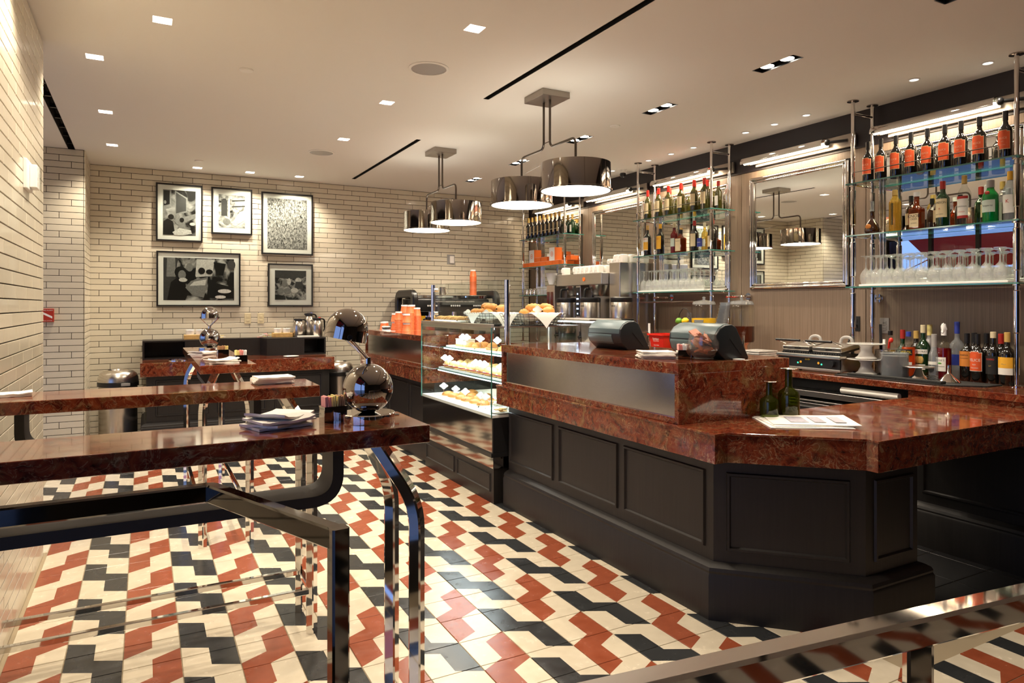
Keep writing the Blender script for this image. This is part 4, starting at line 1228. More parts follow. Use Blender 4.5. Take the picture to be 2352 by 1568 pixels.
# ---- on top of the case: biscuit platter, wire baskets with napkins and croissants
plate('white_platter', 2.20, 2.42, 5.02, 5.58, ZT + .016, 'white platter with a long row of biscuits on top of the case')
bi = biscuit('round golden biscuit leaning in the row on top of the case', 'biscuits on the platter')
first = True
for row, x in enumerate((2.26, 2.34)):
    for k in range(13):
        y = 5.10 + k * .035
        o = bi if first else bi.copy()
        if not first: C.objects.link(o)
        first = False
        o.location = (x + R.uniform(-.008, .008), y, ZT + .030); o.rotation_euler = (math.radians(-28) + R.uniform(-.1, .1), 0, R.uniform(-.2, .2))
def basket(cx, cy, w, d, label, nlabel):
    o = thing('wire_basket', label, 'basket', (cx, cy, ZT + .002))
    h = .085
    for k in range(5):
        t = k / 4; e = 1 + .22 * t
        pts = fillet([(-w * e / 2, -d * e / 2, h * t), (w * e / 2, -d * e / 2, h * t), (w * e / 2, d * e / 2, h * t), (-w * e / 2, d * e / 2, h * t), (-w * e / 2, -d * e / 2 + .002, h * t)], .02, 3)
        MB().tube(pts, .0022, 5).build('hoop', M['black'], o)
    vert = MB()
    for k in range(9):
        s = -.5 + k / 8
        for sg_ in (-1, 1):
            vert.cyl((s * w, sg_ * d / 2, 0), (s * w * 1.22, sg_ * d * .61, h), .0016, 5)
            vert.cyl((sg_ * w / 2, s * d, 0), (sg_ * w * .61, s * d * 1.22, h), .0016, 5)
        vert.cyl((s * w, -d / 2, 0), (s * w, d / 2, 0), .0016, 5)
    vert.build('upright_wires', M['black'], o)
    # linen napkin: draped sheet with points hanging over the rim
    nk = MB(); n = 16
    W_, D_ = w * .72, d * .72
    for i in range(n + 1):
        for j in range(n + 1):
            u, v = -1 + 2 * i / n, -1 + 2 * j / n
            # rotated square -> corners hang over the sides
            x = (u + v) * .85 * w * .62; y = (u - v) * .85 * d * .62
            ex = max(abs(x) / (w * .61), abs(y) / (d * .61))
            if ex < 1: z = .03 + (h - .02) * ex ** 2
            else:
                over = ex - 1
                z = h + .012 - over * .16
                k_ = 1.03 / ex
                x, y = x * k_ * (1 + .06 * over), y * k_ * (1 + .06 * over)
            z += .004 * math.sin(i * 1.7) * math.cos(j * 1.3)
            nk.v.append((x, y, z))
    for i in range(n):
        for j in range(n):
            a = i * (n + 1) + j
            nk.f.append((a, a + 1, a + n + 2, a + n + 1)); nk.m.append(0)
    q = nk.build('linen_napkin', M['linen'], None, smooth=70, loc=(cx, cy, ZT + .004))
    tag(q, nlabel, 'napkin')
    return o
basket(2.40, 4.82, .24, .34, 'black wire basket of croissants on top of the case', 'white linen napkin lining the wire basket of croissants')
basket(2.52, 4.36, .30, .30, 'black wire basket of pastries at the near end of the case top', 'white linen napkin lining the near basket of pastries')
cr = croissant('golden brown croissant piled in the napkin-lined basket', 'croissants in the baskets')
first = True
for (x, y, z, rz) in ((2.34, 4.94, .06, .3), (2.36, 4.84, .065, 1.2), (2.35, 4.74, .06, -.4), (2.43, 4.90, .07, 2.0), (2.44, 4.79, .075, .8), (2.39, 4.85, .105, .1), (2.38, 4.76, .10, 1.6), (2.43, 4.70, .09, 2.4),
                      (2.50, 4.42, .06, .5), (2.55, 4.32, .06, 1.5), (2.60, 4.40, .07, -.3), (2.54, 4.38, .10, .9), (2.60, 4.28, .075, 2.2), (2.62, 4.34, .10, .2)):
    if first: cr.location = (x, y, ZT + z); cr.rotation_euler = (0, 0, rz); first = False
    else: copy_tree(cr, None, (x, y, ZT + z), rz)
price_tag(2.29, 5.00, ZT + .0, 'white scalloped price tag beside the croissant basket')
price_tag(2.28, 4.65, ZT + .0, 'white scalloped price tag between the two baskets')
price_tag(2.46, 4.19, ZT + .03, 'white scalloped price tag in the near pastry basket')

# ================================================================== STANDING TABLES
def stand_table(x0, x1, y0, y1, z0, z1, label, legs, along='x', band=None, rails=True):
    o = thing('standing_table', label, 'table', (legs[0][0], legs[0][1], 0), 0, 'red marble standing tables')
    ox, oy = legs[0]
    MB().box(x0 - ox, x1 - ox, y0 - oy, y1 - oy, z0, z1).build('table_top', M['marble'], o, bevel=.003)
    t = .037
    cx, cy = (x0 + x1) / 2 - ox, (y0 + y1) / 2 - oy
    for (lx, ly, ax, ay) in [(l[0] - ox, l[1] - oy, l[2] - ox, l[3] - oy) for l in legs_full(legs, x0, x1, y0, y1, along)]:
        pts = fillet([(lx, ly, 0), (lx, ly, .835), (lx + (ax - lx) * .72, ly + (ay - ly) * .72, z0 - .05), (ax, ay, z0)], .07, 6)
        MB().bar(pts, t, t, 0, PI / 4, up=(1, 0, 0) if along == 'x' else (0, 1, 0)).build('leg', M['chrome'], o, smooth=30)
    if rails:
        if along == 'x':
            ys = sorted({round(l[1] - oy, 4) for l in legs})
            for y in ys:
                MB().bar([(x0 - ox + .02, y, .18), (legs[0][0] - ox, y, .18)], .024, .024).build('foot_rail', M['chrome'], o)
            MB().bar([(legs[0][0] - ox, ys[0], .18), (legs[0][0] - ox, ys[-1], .18)], .024, .024).build('foot_rail', M['chrome'], o)
        else:
            for l in legs[:2]:
                MB().bar([(l[0] - ox, l[1] - oy, .18), (l[0] - ox, y1 - oy - .12, .18)], .024, .024).build('foot_rail', M['chrome'], o)
            MB().bar([(legs[0][0] - ox, legs[0][1] - oy, .18), (legs[1][0] - ox, legs[0][1] - oy, .18)], .024, .024).build('foot_rail', M['chrome'], o)
    if band:
        a, b, zb = band
        th, wd = .030, .13
        if along == 'x':
            pts = fillet([(a - ox, cy, z0), (a - ox, cy, zb), (b - ox, cy, zb), (b - ox, cy, z0)], .10, 8)
            MB().sweep(pts, [(-wd / 2, -th / 2), (wd / 2, -th / 2), (wd / 2, th / 2), (-wd / 2, th / 2)], up=(1, 0, 0)).build('bag_shelf', M['steelblack'], o, smooth=30)
        else:
            pts = fillet([(cx, a - oy, z0), (cx, a - oy, zb), (cx, b - oy, zb), (cx, b - oy, z0)], .10, 8)
            MB().sweep(pts, [(-wd / 2, -th / 2), (wd / 2, -th / 2), (wd / 2, th / 2), (-wd / 2, th / 2)], up=(0, 1, 0)).build('bag_shelf', M['steelblack'], o, smooth=30)
    return o
def legs_full(legs, x0, x1, y0, y1, along):
    cx, cy = (x0 + x1) / 2, (y0 + y1) / 2
    r = []
    for l in legs:
        if along == 'x':
            r.append((l[0], l[1], l[0] - .10 if l[0] > cx else l[0] + .10, cy + (l[1] - cy) * .45))
        else:
            r.append((l[0], l[1], cx + (l[0] - cx) * .35, l[1] + (.10 if l[1] < cy else -.10)))
    return r
stand_table(XL + .008, .717, 1.825, 2.105, 1.010, 1.060, 'red marble standing table nearest the chrome rail, arm lamp on it', [(.686, 1.85), (.686, 2.075)], 'x', (-.40, .475, .862))
stand_table(XL + .008, .660, 2.950, 3.252, 1.012, 1.060, 'red marble standing table between the two lamp tables', [(.632, 2.985), (.632, 3.222)], 'x', (-.40, .42, .862))
stand_table(.275, .577, 4.205, 6.10, 1.012, 1.060, 'red marble standing table set lengthwise before the condiment station', [(.297, 4.322), (.553, 4.322), (.297, 5.99), (.553, 5.99)], 'y', (4.45, 5.85, .862))

# ---------------- arm lamps
def arm_lamp(x, y, z, label, rz, tilt):
    o = thing('arm_lamp', label, 'table lamp', (x, y, z), rz, 'chrome ball lamps')
    MB().lathe([(0, 0), (.078, 0), (.0785, .003), (.0785, .025), (.076, .028), (0, .028)], 40).build('base', M['chrome'], o, smooth=True)
    MB().cyl((.078, 0, .014), (.092, 0, .014), .004, 8).build('switch', M['chrome'], o, smooth=True)
    MB().ell((0, 0, .098), .072, .072, .072, 40, 24).build('ball', M['nickel'], o, smooth=80)
    MB().cyl((0, 0, .165), (0, 0, .188), .010, 14).build('swivel', M['chrome'], o, smooth=True)
    a1 = Vector((-.062, -.058, .245))
    arm = MB().cyl((0, 0, .183), tuple(a1), .0055, 10).cyl((0, 0, .180), (.06 if False else -.060, .058, .245), .0045, 10)
    arm.build('arm', M['chrome'], o, smooth=True)
    # dome shade hung between the arm ends
    c = Vector((-.062, 0, .262))
    prof = []
    Rr = .061
    for i in range(13):
        t = PI / 2 * i / 12
        prof.append((Rr * math.cos(t) if i < 12 else 0, .008 + Rr * math.sin(t)))
    prof = [(Rr - .003, -.022), (Rr, -.022)] + prof
    m2 = MB().lathe(prof, 40)
    inn = [(Rr - .003, -.022), (Rr - .003, .008), (Rr * .7, .008 + Rr * .65), (0, .008 + Rr - .004)]
    T = Matrix.Translation(c) @ Matrix.Rotation(tilt, 4, 'Y')
    m2.xform(T)
    sh = m2.build('dome_shade', M['nickel'], o, smooth=60)
    m3 = MB().lathe(inn, 32); m3.xform(T); m3.build('shade_lining', M['white'], sh, smooth=60)
    MB().cyl((c.x, -.066, c.z - .012), (c.x, -.056, c.z - .012), .007, 10).cyl((c.x, .056, c.z - .012), (c.x, .066, c.z - .012), .007, 10).build('pivot', M['black'], o, smooth=True)
    return o
arm_lamp(.578, 1.965, 1.060, 'chrome ball lamp with dome shade on the table nearest the rail', -.1, math.radians(12))
arm_lamp(.43, 5.55, 1.060, 'chrome ball lamp with dome shade on the lengthwise far table', 1.5, math.radians(6))

# ---------------- table-top bits
def napkin_stack(x, y, z, n, w, d, rz, label, fan=.25):
    o = thing('napkin_pile', label, 'napkins', (x, y, z), rz)
    r = random.Random(int(x * 1000 + y * 77))
    zz = 0
    for k in range(n):
        t = .0045 + r.uniform(0, .003)
        mb = MB(); N = 8
        a = r.uniform(-fan, fan); dx, dy = r.uniform(-.012, .012), r.uniform(-.012, .012)
        top = []
        for i in range(N + 1):
            for j in range(N + 1):
                u, v = -w / 2 + w * i / N, -d / 2 + d * j / N
                lift = .010 * fan * 4 * (abs(i / N - .5) * 2) ** 3 * (1 if (i < N / 2) == (k % 2 == 0) else .3) * (k / max(1, n - 1))
                zb = zz + lift + .0012 * math.sin(i * 1.9 + k) * math.cos(j * 1.4)
                top.append((dx + u * math.cos(a) - v * math.sin(a), dy + u * math.sin(a) + v * math.cos(a), zb))
        base = [(p[0], p[1], max(0, p[2]) + .0005) for p in top]
        mb.v = base + [(p[0], p[1], p[2] + t) for p in top]
        M_ = (N + 1) ** 2
        for i in range(N):
            for j in range(N):
                q = i * (N + 1) + j
                mb.f += [(q, q + N + 1, q + N + 2, q + 1), (M_ + q, M_ + q + 1, M_ + q + N + 2, M_ + q + N + 1)]; mb.m += [0, 0]
        edge = [i for i in range(N + 1)] + [i * (N + 1) + N for i in range(1, N + 1)] + [N * (N + 1) + j for j in range(N - 1, -1, -1)] + [i * (N + 1) for i in range(N - 1, 0, -1)]
        for p, q in zip(edge, edge[1:] + edge[:1]):
            mb.f.append((p, q, M_ + q, M_ + p)); mb.m.append(0)
        mb.build('napkin', M['paper'], o, smooth=40)
        zz += t * .9
    return o
napkin_stack(.335, 2.005, 1.0602, 5, .155, .125, .5, 'fanned pile of white napkins beside the near arm lamp', .35)
napkin_stack(.49, 3.13, 1.0602, 5, .155, .125, .05, 'neat folded white napkins on the middle standing table', .04)
napkin_stack(-.43, 3.14, 1.0602, 2, .12, .10, .1, 'flat white napkins near the brick wall on the middle table', .1)
napkin_stack(.405, 4.33, 1.0602, 4, .16, .12, .2, 'crumpled white napkins at the near end of the lengthwise table', .3)
napkin_stack(.36, 5.18, 1.0602, 3, .15, .12, .6, 'white napkins lying before the ball lamp on the lengthwise table', .25)
def sugar_caddy(x, y, z, rz, label, cols, h=.045):
    o = thing('sugar_caddy', label, 'caddy', (x, y, z), rz)
    m2 = MB().box(-.034, .034, -.024, .024, 0, .003).box(-.034, -.031, -.024, .024, 0, h).box(.031, .034, -.024, .024, 0, h).box(-.034, .034, -.024, -.021, 0, h).box(-.034, .034, .021, .024, 0, h)
    m2.build('holder', M['nickel'], o, bevel=.0008)
    r = random.Random(3)
    k = 0
    for c in cols:
        for j in range(3):
            xx = -.027 + .0068 * k
            if xx > .028: break
            MB().obox((xx, 0, .043 + r.uniform(-.002, .003)), .0045, .038, .062, r.uniform(-.05, .05), 0, r.uniform(-.12, .12)).build('packet', M[c], o)
            k += 1
    return o
sugar_caddy(.490, 2.022, 1.060, .1, 'chrome caddy of brown pink and yellow packets beside the near arm lamp', ['pink', 'yellowp', 'kraft'])
sugar_caddy(.505, 4.345, 1.060, .15, 'chrome caddy of yellow and pink packets at the near table end', ['yellowp', 'pink', 'card'])
sugar_caddy(.455, 4.86, 1.060, .1, 'chrome caddy of brown packets in front of the far ball lamp', ['kraft', 'kraft', 'yellowp'], .05)

# ---------------- chrome rails at the entrance
t = .038
rl1 = thing('entrance_rail', 'bent chrome square-tube rail with one post before the nearest table', 'rail', (.325, 1.30, 0))
pts = [(XL + .01, 1.762, .958), (.139, 1.762, .958), (.325, 1.30, .958)]
pts = [(p[0] - .325, p[1] - 1.30, p[2]) for p in pts]
MB().bar(fillet(pts, .012, 2), .032, .042, up=(0, 0, 1)).build('rail_tube', M['darkreflchrome'], rl1, smooth=30)
MB().bar([(0, 0, 0), (0, 0, .979)], .034, .034, 0, math.radians(-7), up=(1, 0, 0)).build('rail_post', M['darkreflchrome'], rl1, smooth=30)
MB().box(-.05, .05, -.05, .05, 0, .008).build('foot_plate', M['chrome'], rl1)
rl2 = thing('entrance_rail', 'straight chrome square-tube rail near the bar peninsula', 'rail', (.30, .629, 0))
d2 = Vector((1.0, -.122, 0)).normalized()
MB().bar([(0, 0, .965), tuple(d2 * 1.75 + Vector((0, 0, .965)))], .036, .040).build('rail_tube', M['chrome'], rl2)
for s in (.03, .625, 1.2, 1.72):
    p = d2 * s
    po = MB().bar([(p.x, p.y, 0), (p.x, p.y, .947)], .032, .032, 0, PI / 4, up=(1, 0, 0)).build('post', M['chrome'], rl2)
    MB().box(p.x - .04, p.x + .04, p.y - .04, p.y + .04, 0, .006).build('foot_plate', M['chrome'], po)

# ================================================================== CONDIMENT STATION on the back wall
st = thing('condiment_station', 'black panelled condiment station with red marble shelf below the framed photos', 'cabinet', (0, 7.60, 0))
MB().box(.02, 1.80, 0, .80, 0, .70).build('carcass', M['panel'], st)
pl = MB(); plinth_path(pl, [(.02, .78), (.02, 0), (1.80, 0), (1.80, .78)]); pl.build('plinth', M['panel'], st, smooth=30)
for a, b in ((.10, .58), (.66, 1.14), (1.22, 1.72)):
    panel_frame(st, (a, -.0005), (b, -.0005), .30, .66, (0, -1))
MB().box(-.035, 1.845, -.05, .80, .70, .835).build('marble_shelf', M['marble'], st, bevel=.003)
# upstand with two open boxes and a set-back middle
def open_box(x0, x1):
    m2 = MB().box(x0, x1, .43, .80, .835, .850).box(x0, x1, .43, .80, 1.015, 1.03).box(x0, x0 + .018, .43, .80, .850, 1.015).box(x1 - .018, x1, .43, .80, .850, 1.015).box(x0, x1, .78, .80, .85, 1.015)
    return m2
open_box(-.016, .40).build('open_bin', M['panel'], st)
open_box(1.60, 1.862).build('open_bin', M['panel'], st)
MB().box(.40, .62, .43, .80, .835, 1.03).build('upstand', M['panel'], st)
MB().box(.62, 1.16, .60, .80, .835, 1.03).build('upstand', M['panel'], st)
MB().prism([(1.16, .60), (1.21, .43), (1.60, .43), (1.60, .80), (1.16, .80)], .835, 1.03).build('upstand', M['panel'], st)
for x, lab in ((.31, 'low steel ring around the waste hole in the station marble'), (1.42, 'small white dish on the marble shelf of the condiment station')):
    if x < 1:
        o = MB().lathe([(.075, 0), (.095, 0), (.095, .006), (.08, .012), (.075, .012), (.075, 0)], 28).build('waste_ring', M['chrome'], smooth=True, loc=(x, 7.80, .835)); tag(o, lab, 'ring')
    else:
        o = MB().lathe([(0, 0), (.06, 0), (.085, .010), (.083, .012), (.058, .004), (0, .004)], 24).build('small_dish', M['china'], smooth=True, loc=(x, 7.75, .835)); tag(o, lab, 'dish')
# carafes
def carafe(x, y, h, lid, label):
    o = thing('thermal_carafe', label, 'carafe', (x, y, 1.03), .3)
    MB().lathe([(0, 0), (.062, 0), (.066, .006), (.066, h * .62), (.058, h * .76), (.040, h * .86), (.038, h * .88), (0, h * .88)], 24).build('body', M['steel'], o, smooth=True)
    MB().lathe([(.038, h * .87), (.045, h * .87), (.043, h * .97), (.020, h), (0, h)], 18).ell((-.04, 0, h * .95), .024, .014, .012, 10, 5).build('lid', M['black'], o, smooth=40)
    MB().bar(fillet([(.03, 0, h * .95), (.095, 0, h * .92), (.098, 0, h * .35), (.066, 0, h * .30)], .035, 5), .014, .020, up=(0, 1, 0)).build('handle', M['black'], o, smooth=40)
    if lid: MB().ell((0.03, 0, h * .985), .018, .016, .010, 10, 5).build('lid_button', M[lid], o, smooth=60)
    return o
carafe(1.60, 8.26, .215, None, 'steel carafe with black lid, the one set furthest from the bar')
carafe(1.73, 8.32, .28, 'bluepkt', 'tallest steel carafe with black lid and violet button')
carafe(1.80, 8.20, .225, 'red', 'steel carafe with red lid button on the condiment station')
def lidbox(x, y, label, m1):
    o = thing('condiment_tub', label, 'tub', (x, y, 1.03))
    MB().box(-.11, .11, -.06, .06, 0, .05).build('tub', M[m1], o, bevel=.004)
    for k in range(2):
        s = MB()
        s.lathe([(0, 0), (.040, 0), (.044, .05), (.040, .052), (0, .052)], 16, (-.05 + .10 * k, 0, .05))
        s.build('lid_stack', M['card'], o, smooth=40)
    return o
lidbox(.49, 8.22, 'wooden tub with stacked white lids beside the far ball lamp', 'bread')
lidbox(1.42, 8.30, 'wooden tub with stacked white lids beside the steel carafes', 'bread')
for x, lab in ((.72, 'loose pink and yellow sugar packets on the condiment station left of the outlets'), (1.22, 'loose pink and yellow sugar packets on the condiment station below the small photo')):
    o = thing('packet_heap', lab, 'packets', (x, 8.24, 1.03))
    for k in range(7):
        MB().obox((R.uniform(-.07, .07), R.uniform(-.03, .03), .008 + .006 * k), .055, .035, .006, R.uniform(0, 3)).build('packet', M[('pink', 'yellowp', 'card')[k % 3]], o)
o = thing('cup_sleeve_tray', 'flat white tray beside the steel carafes', 'tray', (1.68, 8.12, 1.03))
MB().box(-.12, .12, -.035, .035, 0, .018).build('tray', M['paper'], o, bevel=.003)

# ---------------- bins
def bin_(x, y, r, label):
    o = thing('steel_bin', label, 'bin', (x, y, 0))
    MB().lathe([(0, 0), (r * .92, 0), (r * .93, .01), (r * .93, .58), (0, .58)], 40).build('body', M['steel'], o, smooth=True)
    MB().lathe([(r * .93, .58), (r, .585), (r, .625), (r * .95, .632), (0, .632)], 40).build('black_band', M['black'], o, smooth=True)
    MB().lathe([(r * .99, .63), (r * .97, .67), (r * .88, .71), (r * .72, .735), (r * .52, .745), (r * .50, .738), (r * .44, .70), (0, .70)], 40).build('dome_lid', M['steel'], o, smooth=60)
    MB().box(.03, .11, -r - .012, -r + .01, .595, .622).build('latch', M['greyplastic'], o, bevel=.003)
    return o
bin_(-.232, 8.02, .186, 'round steel bin with dome lid beside the brick pier')
bin_(2.02, 8.02, .160, 'round steel bin with dome lid between condiment station and bar')

# ================================================================== FRAMED PHOTOS and wall devices
def framed(x0, x1, z0, z1, mw, photo, label, figs):
    o = thing('framed_photo', label, 'picture', (x0, YB - .012, z0))
    w, h = x1 - x0, z1 - z0; t = .017
    fr_ = MB().box(0, w, -.028, 0, 0, t).box(0, w, -.028, 0, h - t, h).box(0, t, -.028, 0, t, h - t).box(w - t, w, -.028, 0, t, h - t)
    fr_.build('frame', M['black'], o)
    MB().box(t, w - t, -.016, -.004, t, h - t).build('mat_board', M['matboard'], o)
    a, b, c, d = t + mw, w - t - mw, t + mw, h - t - mw
    pm = MB().box(a, b, -.0175, -.016, c, d)
    pr = pm.build('print', M[photo], o)
    k = 0
    for poly, g in figs:
        k += 1
        pts = [(a + u * (b - a), c + v * (d - c)) for u, v in poly]
        mb = MB(); y = -.0178 - .0003 * k
        mb.face([(p[0], y, p[1]) for p in pts])
        mb.build('print_figure', M[g], pr)
    MB().box(t, w - t, -.0245, -.0225, t, h - t).build('glazing', M['pane'], o)
    return o
def circ(cx, cy, rx, ry, n=12): return [(cx + rx * math.cos(2 * PI * i / n), cy + ry * math.sin(2 * PI * i / n)) for i in range(n)]
framed(.113, .576, 2.105, 2.738, .052, 'ph_a', 'framed black and white photo of people seated below wall paintings', [
    ([(0, .55), (.25, .60), (.25, 1), (0, 1)], 'g2'), ([(.02, .64), (.20, .68), (.20, .98), (.02, .98)], 'g0'), ([(.36, .44), (.74, .52), (.74, .84), (.36, .99)], 'g2'), ([(.39, .48), (.70, .55), (.70, .82), (.39, .95)], 'g1'),
    ([(.30, .33), (1, .50), (1, .40), (.45, .22)], 'g2'), ([(0, .02), (.02, .30), (.14, .36), (.30, .30), (.36, .05), (.30, 0), (0, 0)], 'g0'), (circ(.24, .40, .09, .06), 'g0'), (circ(.57, .34, .07, .055), 'g0'), ([(.42, .12), (.50, .28), (.66, .28), (.68, .12)], 'g2'),
    ([(.28, .06), (.50, .16), (.85, .12), (.88, .04), (.6, 0), (.35, 0)], 'g3'), (circ(.90, .26, .09, .035), 'g3'), (circ(.06, .72, .04, .04), 'g2')])
framed(.666, 1.101, 2.209, 2.735, .060, 'ph_b', 'framed black and white photo of a tall urn and bottles', [
    ([(.10, .35), (.10, .80), (.16, .88), (.26, .88), (.32, .80), (.32, .35)], 'g1'), ([(.36, .30), (.36, .92), (.42, .92), (.42, .30)], 'g3'), ([(.50, .62), (1, .66), (1, .70), (.50, .66)], 'g1'), ([(.50, .80), (1, .84), (1, .88), (.50, .84)], 'g1'),
    ([(.55, .20), (.80, .50), (1, .55), (1, .25), (.75, .12)], 'g3'), (circ(.30, .18, .14, .10), 'g2'), (circ(.62, .12, .10, .07), 'g3')])
framed(1.202, 1.790, 1.998, 2.724, .050, 'ph_c', 'largest upright framed photo showing a dense grey crowd', [])
framed(.117, .974, 1.388, 1.995, .052, 'ph_d', 'wide framed black and white photo of a woman by a curved coffee machine', [
    ([(0, 0), (0, .98), (.20, .98), (.16, .5), (.1, 0)], 'g1'), ([(.04, .55), (.05, 1), (.16, 1), (.17, .55)], 'g2'), ([(.44, .55), (.46, .98), (.72, .98), (.68, .58)], 'g3'),
    ([(.05, .0), (.10, .42), (.20, .55), (.30, .40), (.34, .15), (.30, 0)], 'g0'), (circ(.235, .66, .085, .14), 'g0'), (circ(.255, .60, .055, .11), 'g2'), (circ(.27, .48, .06, .05), 'g3'), (circ(.36, .78, .05, .10), 'g2'), ([(.31, .50), (.34, .68), (.42, .68), (.46, .50)], 'g0'),
    (circ(.53, .70, .05, .08), 'g0'), (circ(.64, .68, .05, .06), 'g0'), ([(.30, .30), (.38, .46), (.62, .56), (.60, .30), (.56, .06), (.40, .12)], 'g2'), ([(.36, .34), (.42, .44), (.60, .50), (.58, .36)], 'g3'),
    ([(.60, .06), (.63, .45), (.78, .40), (1, .30), (1, .04)], 'g0'), ([(.70, .92), (.74, .60), (.84, .60), (.88, .88)], 'g0'), (circ(.86, .22, .10, .05), 'g3'), (circ(.80, .08, .08, .04), 'g3'), (circ(.96, .86, .06, .12), 'g1')])
framed(1.274, 1.790, 1.387, 1.892, .062, 'ph_e', 'small square framed photo of a crowded dinner party', [
    ([(0, .75), (0, 1), (1, 1), (1, .80), (.5, .70)], 'g1'), (circ(.30, .55, .08, .14), 'g2'), (circ(.45, .62, .06, .12), 'g3'), (circ(.74, .66, .10, .10), 'g3'), ([(.62, .40), (.66, .62), (.88, .62), (.90, .36)], 'g1'), (circ(.40, .30, .14, .10), 'g2'), (circ(.62, .32, .12, .09), 'g3'), (circ(.18, .30, .10, .10), 'g2'), ([(0, 0), (0, .18), (.30, .14), (.34, 0)], 'g0')])
for (x, lab) in ((1.054, 'ivory outlet plate below the wide photo, nearer the pier'), (1.197, 'ivory outlet plate below the small square photo')):
    o = thing('outlet_plate', lab, 'outlet', (x, YB - .008, 1.248))
    MB().box(-.035, .035, -.006, 0, -.060, .060).build('plate', M['ivory'], o, bevel=.002)
    for z in (-.022, .022):
        MB().box(-.016, .016, -.008, -.005, z - .014, z + .014).build('socket', M['ivory'], o, bevel=.002)
o = thing('wall_thermostat', 'small white and grey sensor plate on the brick wall right of the photos', 'sensor', (3.60, YB - .008, 2.01))
MB().box(-.055, .055, -.006, 0, -.065, .065).build('plate', M['greyplastic'], o, bevel=.002)
MB().box(-.025, .035, -.03, -.006, -.05, .045).build('body', M['white'], o, bevel=.004)
o = thing('fire_strobe', 'white fire alarm strobe box with red lettering on the left brick wall', 'alarm', (XL + .008, 3.99, 2.02))
MB().box(0, .016, -.10, .09, -.070, .070).build('back_plate', M['white'], o, bevel=.003)
MB().box(.016, .045, -.02, .09, -.055, .055).build('horn', M['white'], o, bevel=.003)
MB().box(.045, .052, .042, .085, -.052, .052).build('strobe_lens', M['clear'], o, bevel=.002)
m2 = MB()
for k, ch in enumerate('FIRE'):
    add_text(m2, ch, .026, lambda a, b, k=k: (.0455, .012 + a, .036 - k * .024 + b))
m2.build('lettering', M['redink'], o)
o = thing('fire_pull_station', 'red fire alarm pull station with white diagonal bar on the brick pier', 'alarm', (-.79, 7.682, 1.307))
MB().box(-.048, .048, -.035, 0, -.062, .062).build('body', M['alarmred'], o, bevel=.004)
m2 = MB(); m2.face([(-.036, -.0356, .030), (-.036, -.0356, .010), (.036, -.0356, -.030), (.036, -.0356, -.010)]); m2.build('white_bar', M['card'], o)
m2 = MB(); add_text(m2, 'FIRE ALARM', .015, face_ny(-.0356, 0, .046)); add_text(m2, 'PULL DOWN', .012, face_ny(-.0356, 0, -.050)); m2.build('lettering', M['whiteink'], o)

# ================================================================== BOTTLES
def bottle(name, label, cat, H_, R_, zs, zn, nr, glass, capm, caph, lab=None, texts=(), group=None, liquid=None, capr=None):
    """round bottle, label facing -X; lab=(z0,z1,half_angle,mat[,border])"""
    o = thing(name, label, cat, group=group)
    prof = [(0, 0), (R_ * .94, 0), (R_, .006), (R_, zs), (R_ * .94, zs + (zn - zs) * .25), (R_ * .70, zs + (zn - zs) * .62), (nr * 1.25, zn - .004), (nr, zn + .012), (nr, H_ - .006), (nr, H_)]
    MB().lathe(prof, 20).build('body', M[glass], o, smooth=60)
    if liquid:
        lm, lz = liquid
        pl_ = [(0, .004), (R_ * .93, .005)] + [(r * .96 if r > .001 else 0, z) for r, z in prof[2:] if .006 < z < lz]
        rl_ = next((r for r, z in reversed(prof) if z <= lz), R_)
        pl_ += [(rl_ * .95 if lz > zs else R_ * .96, lz), (0, lz)]
        MB().lathe(pl_, 18).build('liquid', M[lm], o, smooth=60)
    cr = capr or nr + .0015
    MB().lathe([(cr, H_ - caph), (cr, H_ + .001), (cr - .002, H_ + .003), (0, H_ + .003)], 14).build('cap', M[capm], o, smooth=40)
    if lab:
        z0, z1, ha, lm = lab[:4]
        if len(lab) > 4:
            e = .003
            MB().lathe([(R_ + .0004, z0 - e), (R_ + .0004, z1 + e)], 12, a0=PI - ha - e / R_, a1=PI + ha + e / R_).build('label_border', M[lab[4]], o, smooth=60)
        if len(lab) > 4:
            MB().lathe([(R_ + .0004, z1), (R_ + .0004, z1 + .010)], 10, a0=PI - ha * .62, a1=PI + ha * .62).build('label_border', M[lab[4]], o, smooth=60)
            MB().lathe([(R_ + .0009, z1 - .001), (R_ + .0009, z1 + .007)], 10, a0=PI - ha * .58, a1=PI + ha * .58).build('label_crest', M[lm], o, smooth=60)
        lb = MB().lathe([(R_ + .0009, z0), (R_ + .0009, z1)], 12, a0=PI - ha, a1=PI + ha).build('label', M[lm], o, smooth=60)
        for (s, size, z, im) in texts:
            m2 = MB(); add_text(m2, s, size, on_cyl(R_ + .0014, z)); m2.build('lettering', M[im], lb)
    return o
def put(src, spots, dz=0):
    for k, (x, y, z) in enumerate(spots):
        if k == 0: src.location = (x, y, z); src.rotation_euler = (0, 0, 0)
        else: copy_tree(src, None, (x, y, z))

T0, T1, T2 = SHZ
# unit 1 top shelf: nine orange-label wines
b = bottle('wine_bottle', 'dark wine bottle with arched orange label on the top glass shelf', 'bottle', .292, .037, .175, .215, .0135, 'winebottle', 'black', .055, (.062, .165, 1.05, 'orangelabel', 'creamlabel'),
           [('FELICE', .017, .126, 'labelink'), ('RED', .008, .106, 'labelink'), ('TOSCANA', .007, .085, 'labelink')], 'orange label wine bottles on the top shelf')
put(b, [(4.585, y, T0) for y in (3.115, 3.018, 2.908, 2.803, 2.692, 2.580, 2.480, 2.371, 2.225)])
